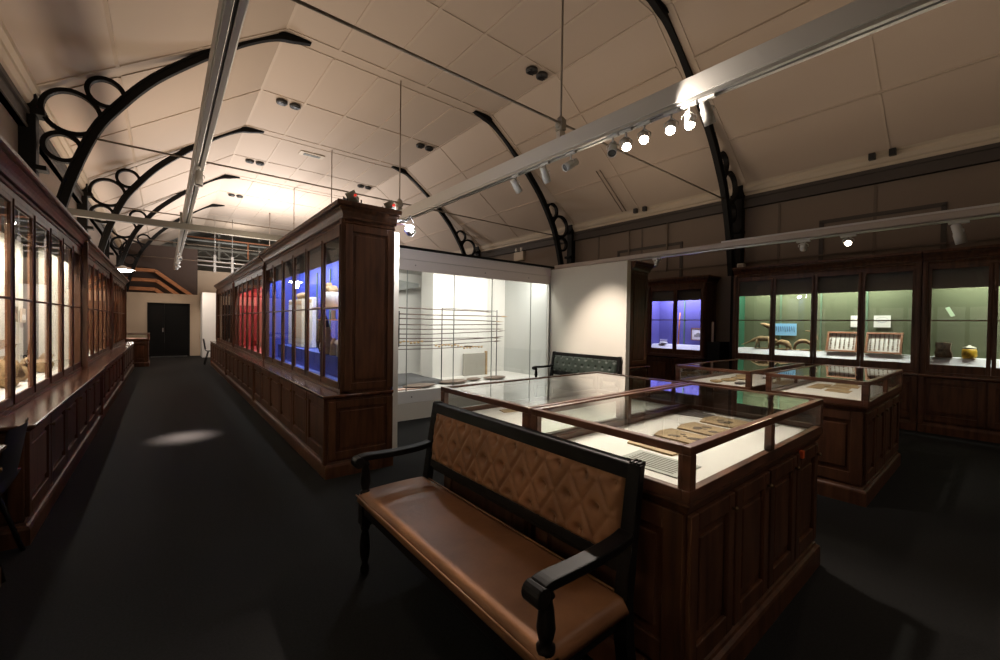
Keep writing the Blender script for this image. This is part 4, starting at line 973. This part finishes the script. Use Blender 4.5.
# ---------------------------------------------------------------- exhibits in the left cabinets
lx = XL + .05
PH = mat('photo_dark', (.18, .14, .11), .6); PT = mat('photo_tan', (.5, .38, .28), .7)
for q, (y0, y1, z0, z1, mm, lab) in enumerate(((6.98, 7.35, 1.39, 1.57, PH, 'dark photograph on the back of the left cabinet'), (7.5, 7.8, 1.38, 1.55, PT, 'tan photograph at the far end of the left cabinet'),
                                         (5.2, 5.5, 1.15, 1.5, PH, 'dark print in the second left pane'), (6.6, 6.9, 1.0, 1.2, PT, 'small tan print low in the left cabinet'))):
    t = thing('photograph', lab, 'photograph', (lx, (y0 + y1) / 2, z0), 'photographs in the left cabinet'); MB().box(lx, lx + .012, y0, y1, z0, z1).build('print', mm, t)
    MB().box(lx + .012, lx + .014, y0 + .04, y1 - .04, z0 + .03, z0 + .1).build('print_detail', PAPER if q else PT, t)
for q, (y, s_) in enumerate(((5.78, .13), (6.25, .08), (7.12, .08), (7.5, .06))):
    m = MB().ball((-1.12, y, .80 + s_), s_, (.8, 1, 1), lump=.15); m.tube([(-1.12, y, .8 + s_ * 1.8), (-1.1, y + .03, .8 + s_ * 2.6), (-1.08, y + .07, .8 + s_ * 3)], [.03, .02, .008], 8)
    solo(m, 'brown_specimen', FUR, 'lumpy brown specimen in the %s lit pane of the left cabinet' % ['first', 'second', 'third', 'fourth'][q], 'specimen', 'specimens in the left cabinet')
# ---------------------------------------------------------------- small things
def chair(lab):
    t = thing('black_chair', lab, 'chair', (0, 0, 0))
    prof = smoothpts([(.2, .44), (.1, .425), (-.05, .42), (-.16, .44), (-.2, .52), (-.225, .66), (-.25, .83)], 4)
    v = []; f = []; n = len(prof); K = 8
    for th in (0, .012):
        for (y, z) in prof:
            for k in range(K + 1):
                u = k / K * 2 - 1; w = .21 * (1 - .25 * max(0, (z - .6)) ** 1)
                v.append((w * u, y + (.03 * u * u if z > .5 else 0) + th * .6, z + (.02 * u * u if z < .5 else 0) - th))
    for s_ in (0, 1):
        o = s_ * n * (K + 1)
        for i in range(n - 1):
            for k in range(K): f.append((o + i * (K + 1) + k, o + i * (K + 1) + k + 1, o + (i + 1) * (K + 1) + k + 1, o + (i + 1) * (K + 1) + k))
    m = MB(); m.add(v, f, True); m.build('shell', BLACK, t)
    for sx in (-1, 1):
        for sy in (-1, 1): MB().tube([(sx * .15, sy * .1, .42), (sx * .2, sy * .2, 0)], .012, 8).build('leg', BLACKM, t)
    return t
ch = chair('black moulded chair at the far end of the central cabinets'); ch.location = (1.2, 16.3, 0); ch.rotation_euler = (0, 0, PI / 2 + .2)
ch.rotation_euler = (0, 0, -PI / 2)
c2 = dup(ch, (-.88, 3.63, 0), PI / 2, 'black chair back in shadow at the left picture edge'); 
# potted plant behind the right showcase
t = thing('potted_plant', 'green leafy plant standing behind the right-hand showcase', 'plant', (6.62, .98, 0))
MB().lathe((6.62, .98, 0), [(.07, 0), (.1, .2), (.11, .22), (.095, .22)], 16).build('pot', BLACK, t)
MB().tube([(6.62, .98, .2), (6.6, .96, .5), (6.55, .93, .85)], .008, 6).build('stem', mat('stem_green', (.06, .12, .03), .6), t)
LG = mat('leaf_green', (.07, .26, .05), .45)
for k in range(11):
    z = .3 + k * .055; a = k * 2.4; cx, cy = 6.59, .955; L_ = .16
    d = Vector((math.cos(a), math.sin(a), .15)); sdv = Vector((-math.sin(a), math.cos(a), 0)); c0 = Vector((cx, cy, z))
    v = []
    for i in range(7):
        u = i / 6; w = .035 * math.sin(PI * min(1, u * .95 + .03)); p_ = c0 + d * L_ * u + Vector((0, 0, .05 * math.sin(PI * u) - .08 * u * u))
        v += [p_ - sdv * w, p_ + Vector((0, 0, .006)), p_ + sdv * w]
    f = [(3 * i + j, 3 * i + j + 1, 3 * i + j + 4, 3 * i + j + 3) for i in range(6) for j in (0, 1)]
    m = MB(); m.add(v, f, True); m.build('leaf', LG, t)
# wall speaker on the column, tall paper strip in the gap, exit box, sockets
t = thing('wall_speaker', 'small pale box on the black column between the right cabinets', 'speaker', (8.66, 3.36, 2.45)); MB().box(8.6, 8.74, 3.22, 3.34, 2.55, 2.68).build('case', SILV, t, bevel=.015)
MB().box(8.597, 8.6, 3.25, 3.31, 2.58, 2.65).build('grille', mat('grille_grey', (.4, .36, .33), .6), t)
t = thing('interpretive_panel', 'low dark reading panel with narrow pale strip in the gap by the column', 'panel', (8.5, 3.58, 0)); MB().box(8.45, 8.9, 3.56, 3.80, 0, 1.15).build('dark_base', EBON, t)
MB().box(8.45, 8.47, 3.68, 3.72, 1.15, 1.55).build('pale_strip', mat('pale_strip', (.45, .33, .28), .7), t)
t = thing('emergency_light', 'small cream box high on the far right wall', 'emergency light', (XR - .04, 10.0, 3.5)); MB().box(XR - .08, XR, 9.8, 10.25, 3.5, 3.78).build('case', COVE, t, bevel=.01)
MB().tube([(XR - .05, 9.9, 3.78), (XR - .05, 9.9, 3.9)], .05, 10).tube([(XR - .05, 10.15, 3.78), (XR - .05, 10.15, 3.9)], .05, 10).build('lamp_head', SILV, t)
for q, (y, z) in enumerate(((5.55, 4.16), (1.3, 4.16))):
    t = thing('pair_of_hooks', ['pair of black square clips on the cove beside the second truss', 'pair of black square clips on the cove at right'][q], 'clips', (XR - .2, y, z))
    MB().box(XR - .26, XR - .18, y - .16, y - .08, z - .02, z + .08).box(XR - .26, XR - .18, y + .08, y + .16, z - .02, z + .08).build('clip', BLACK, t)
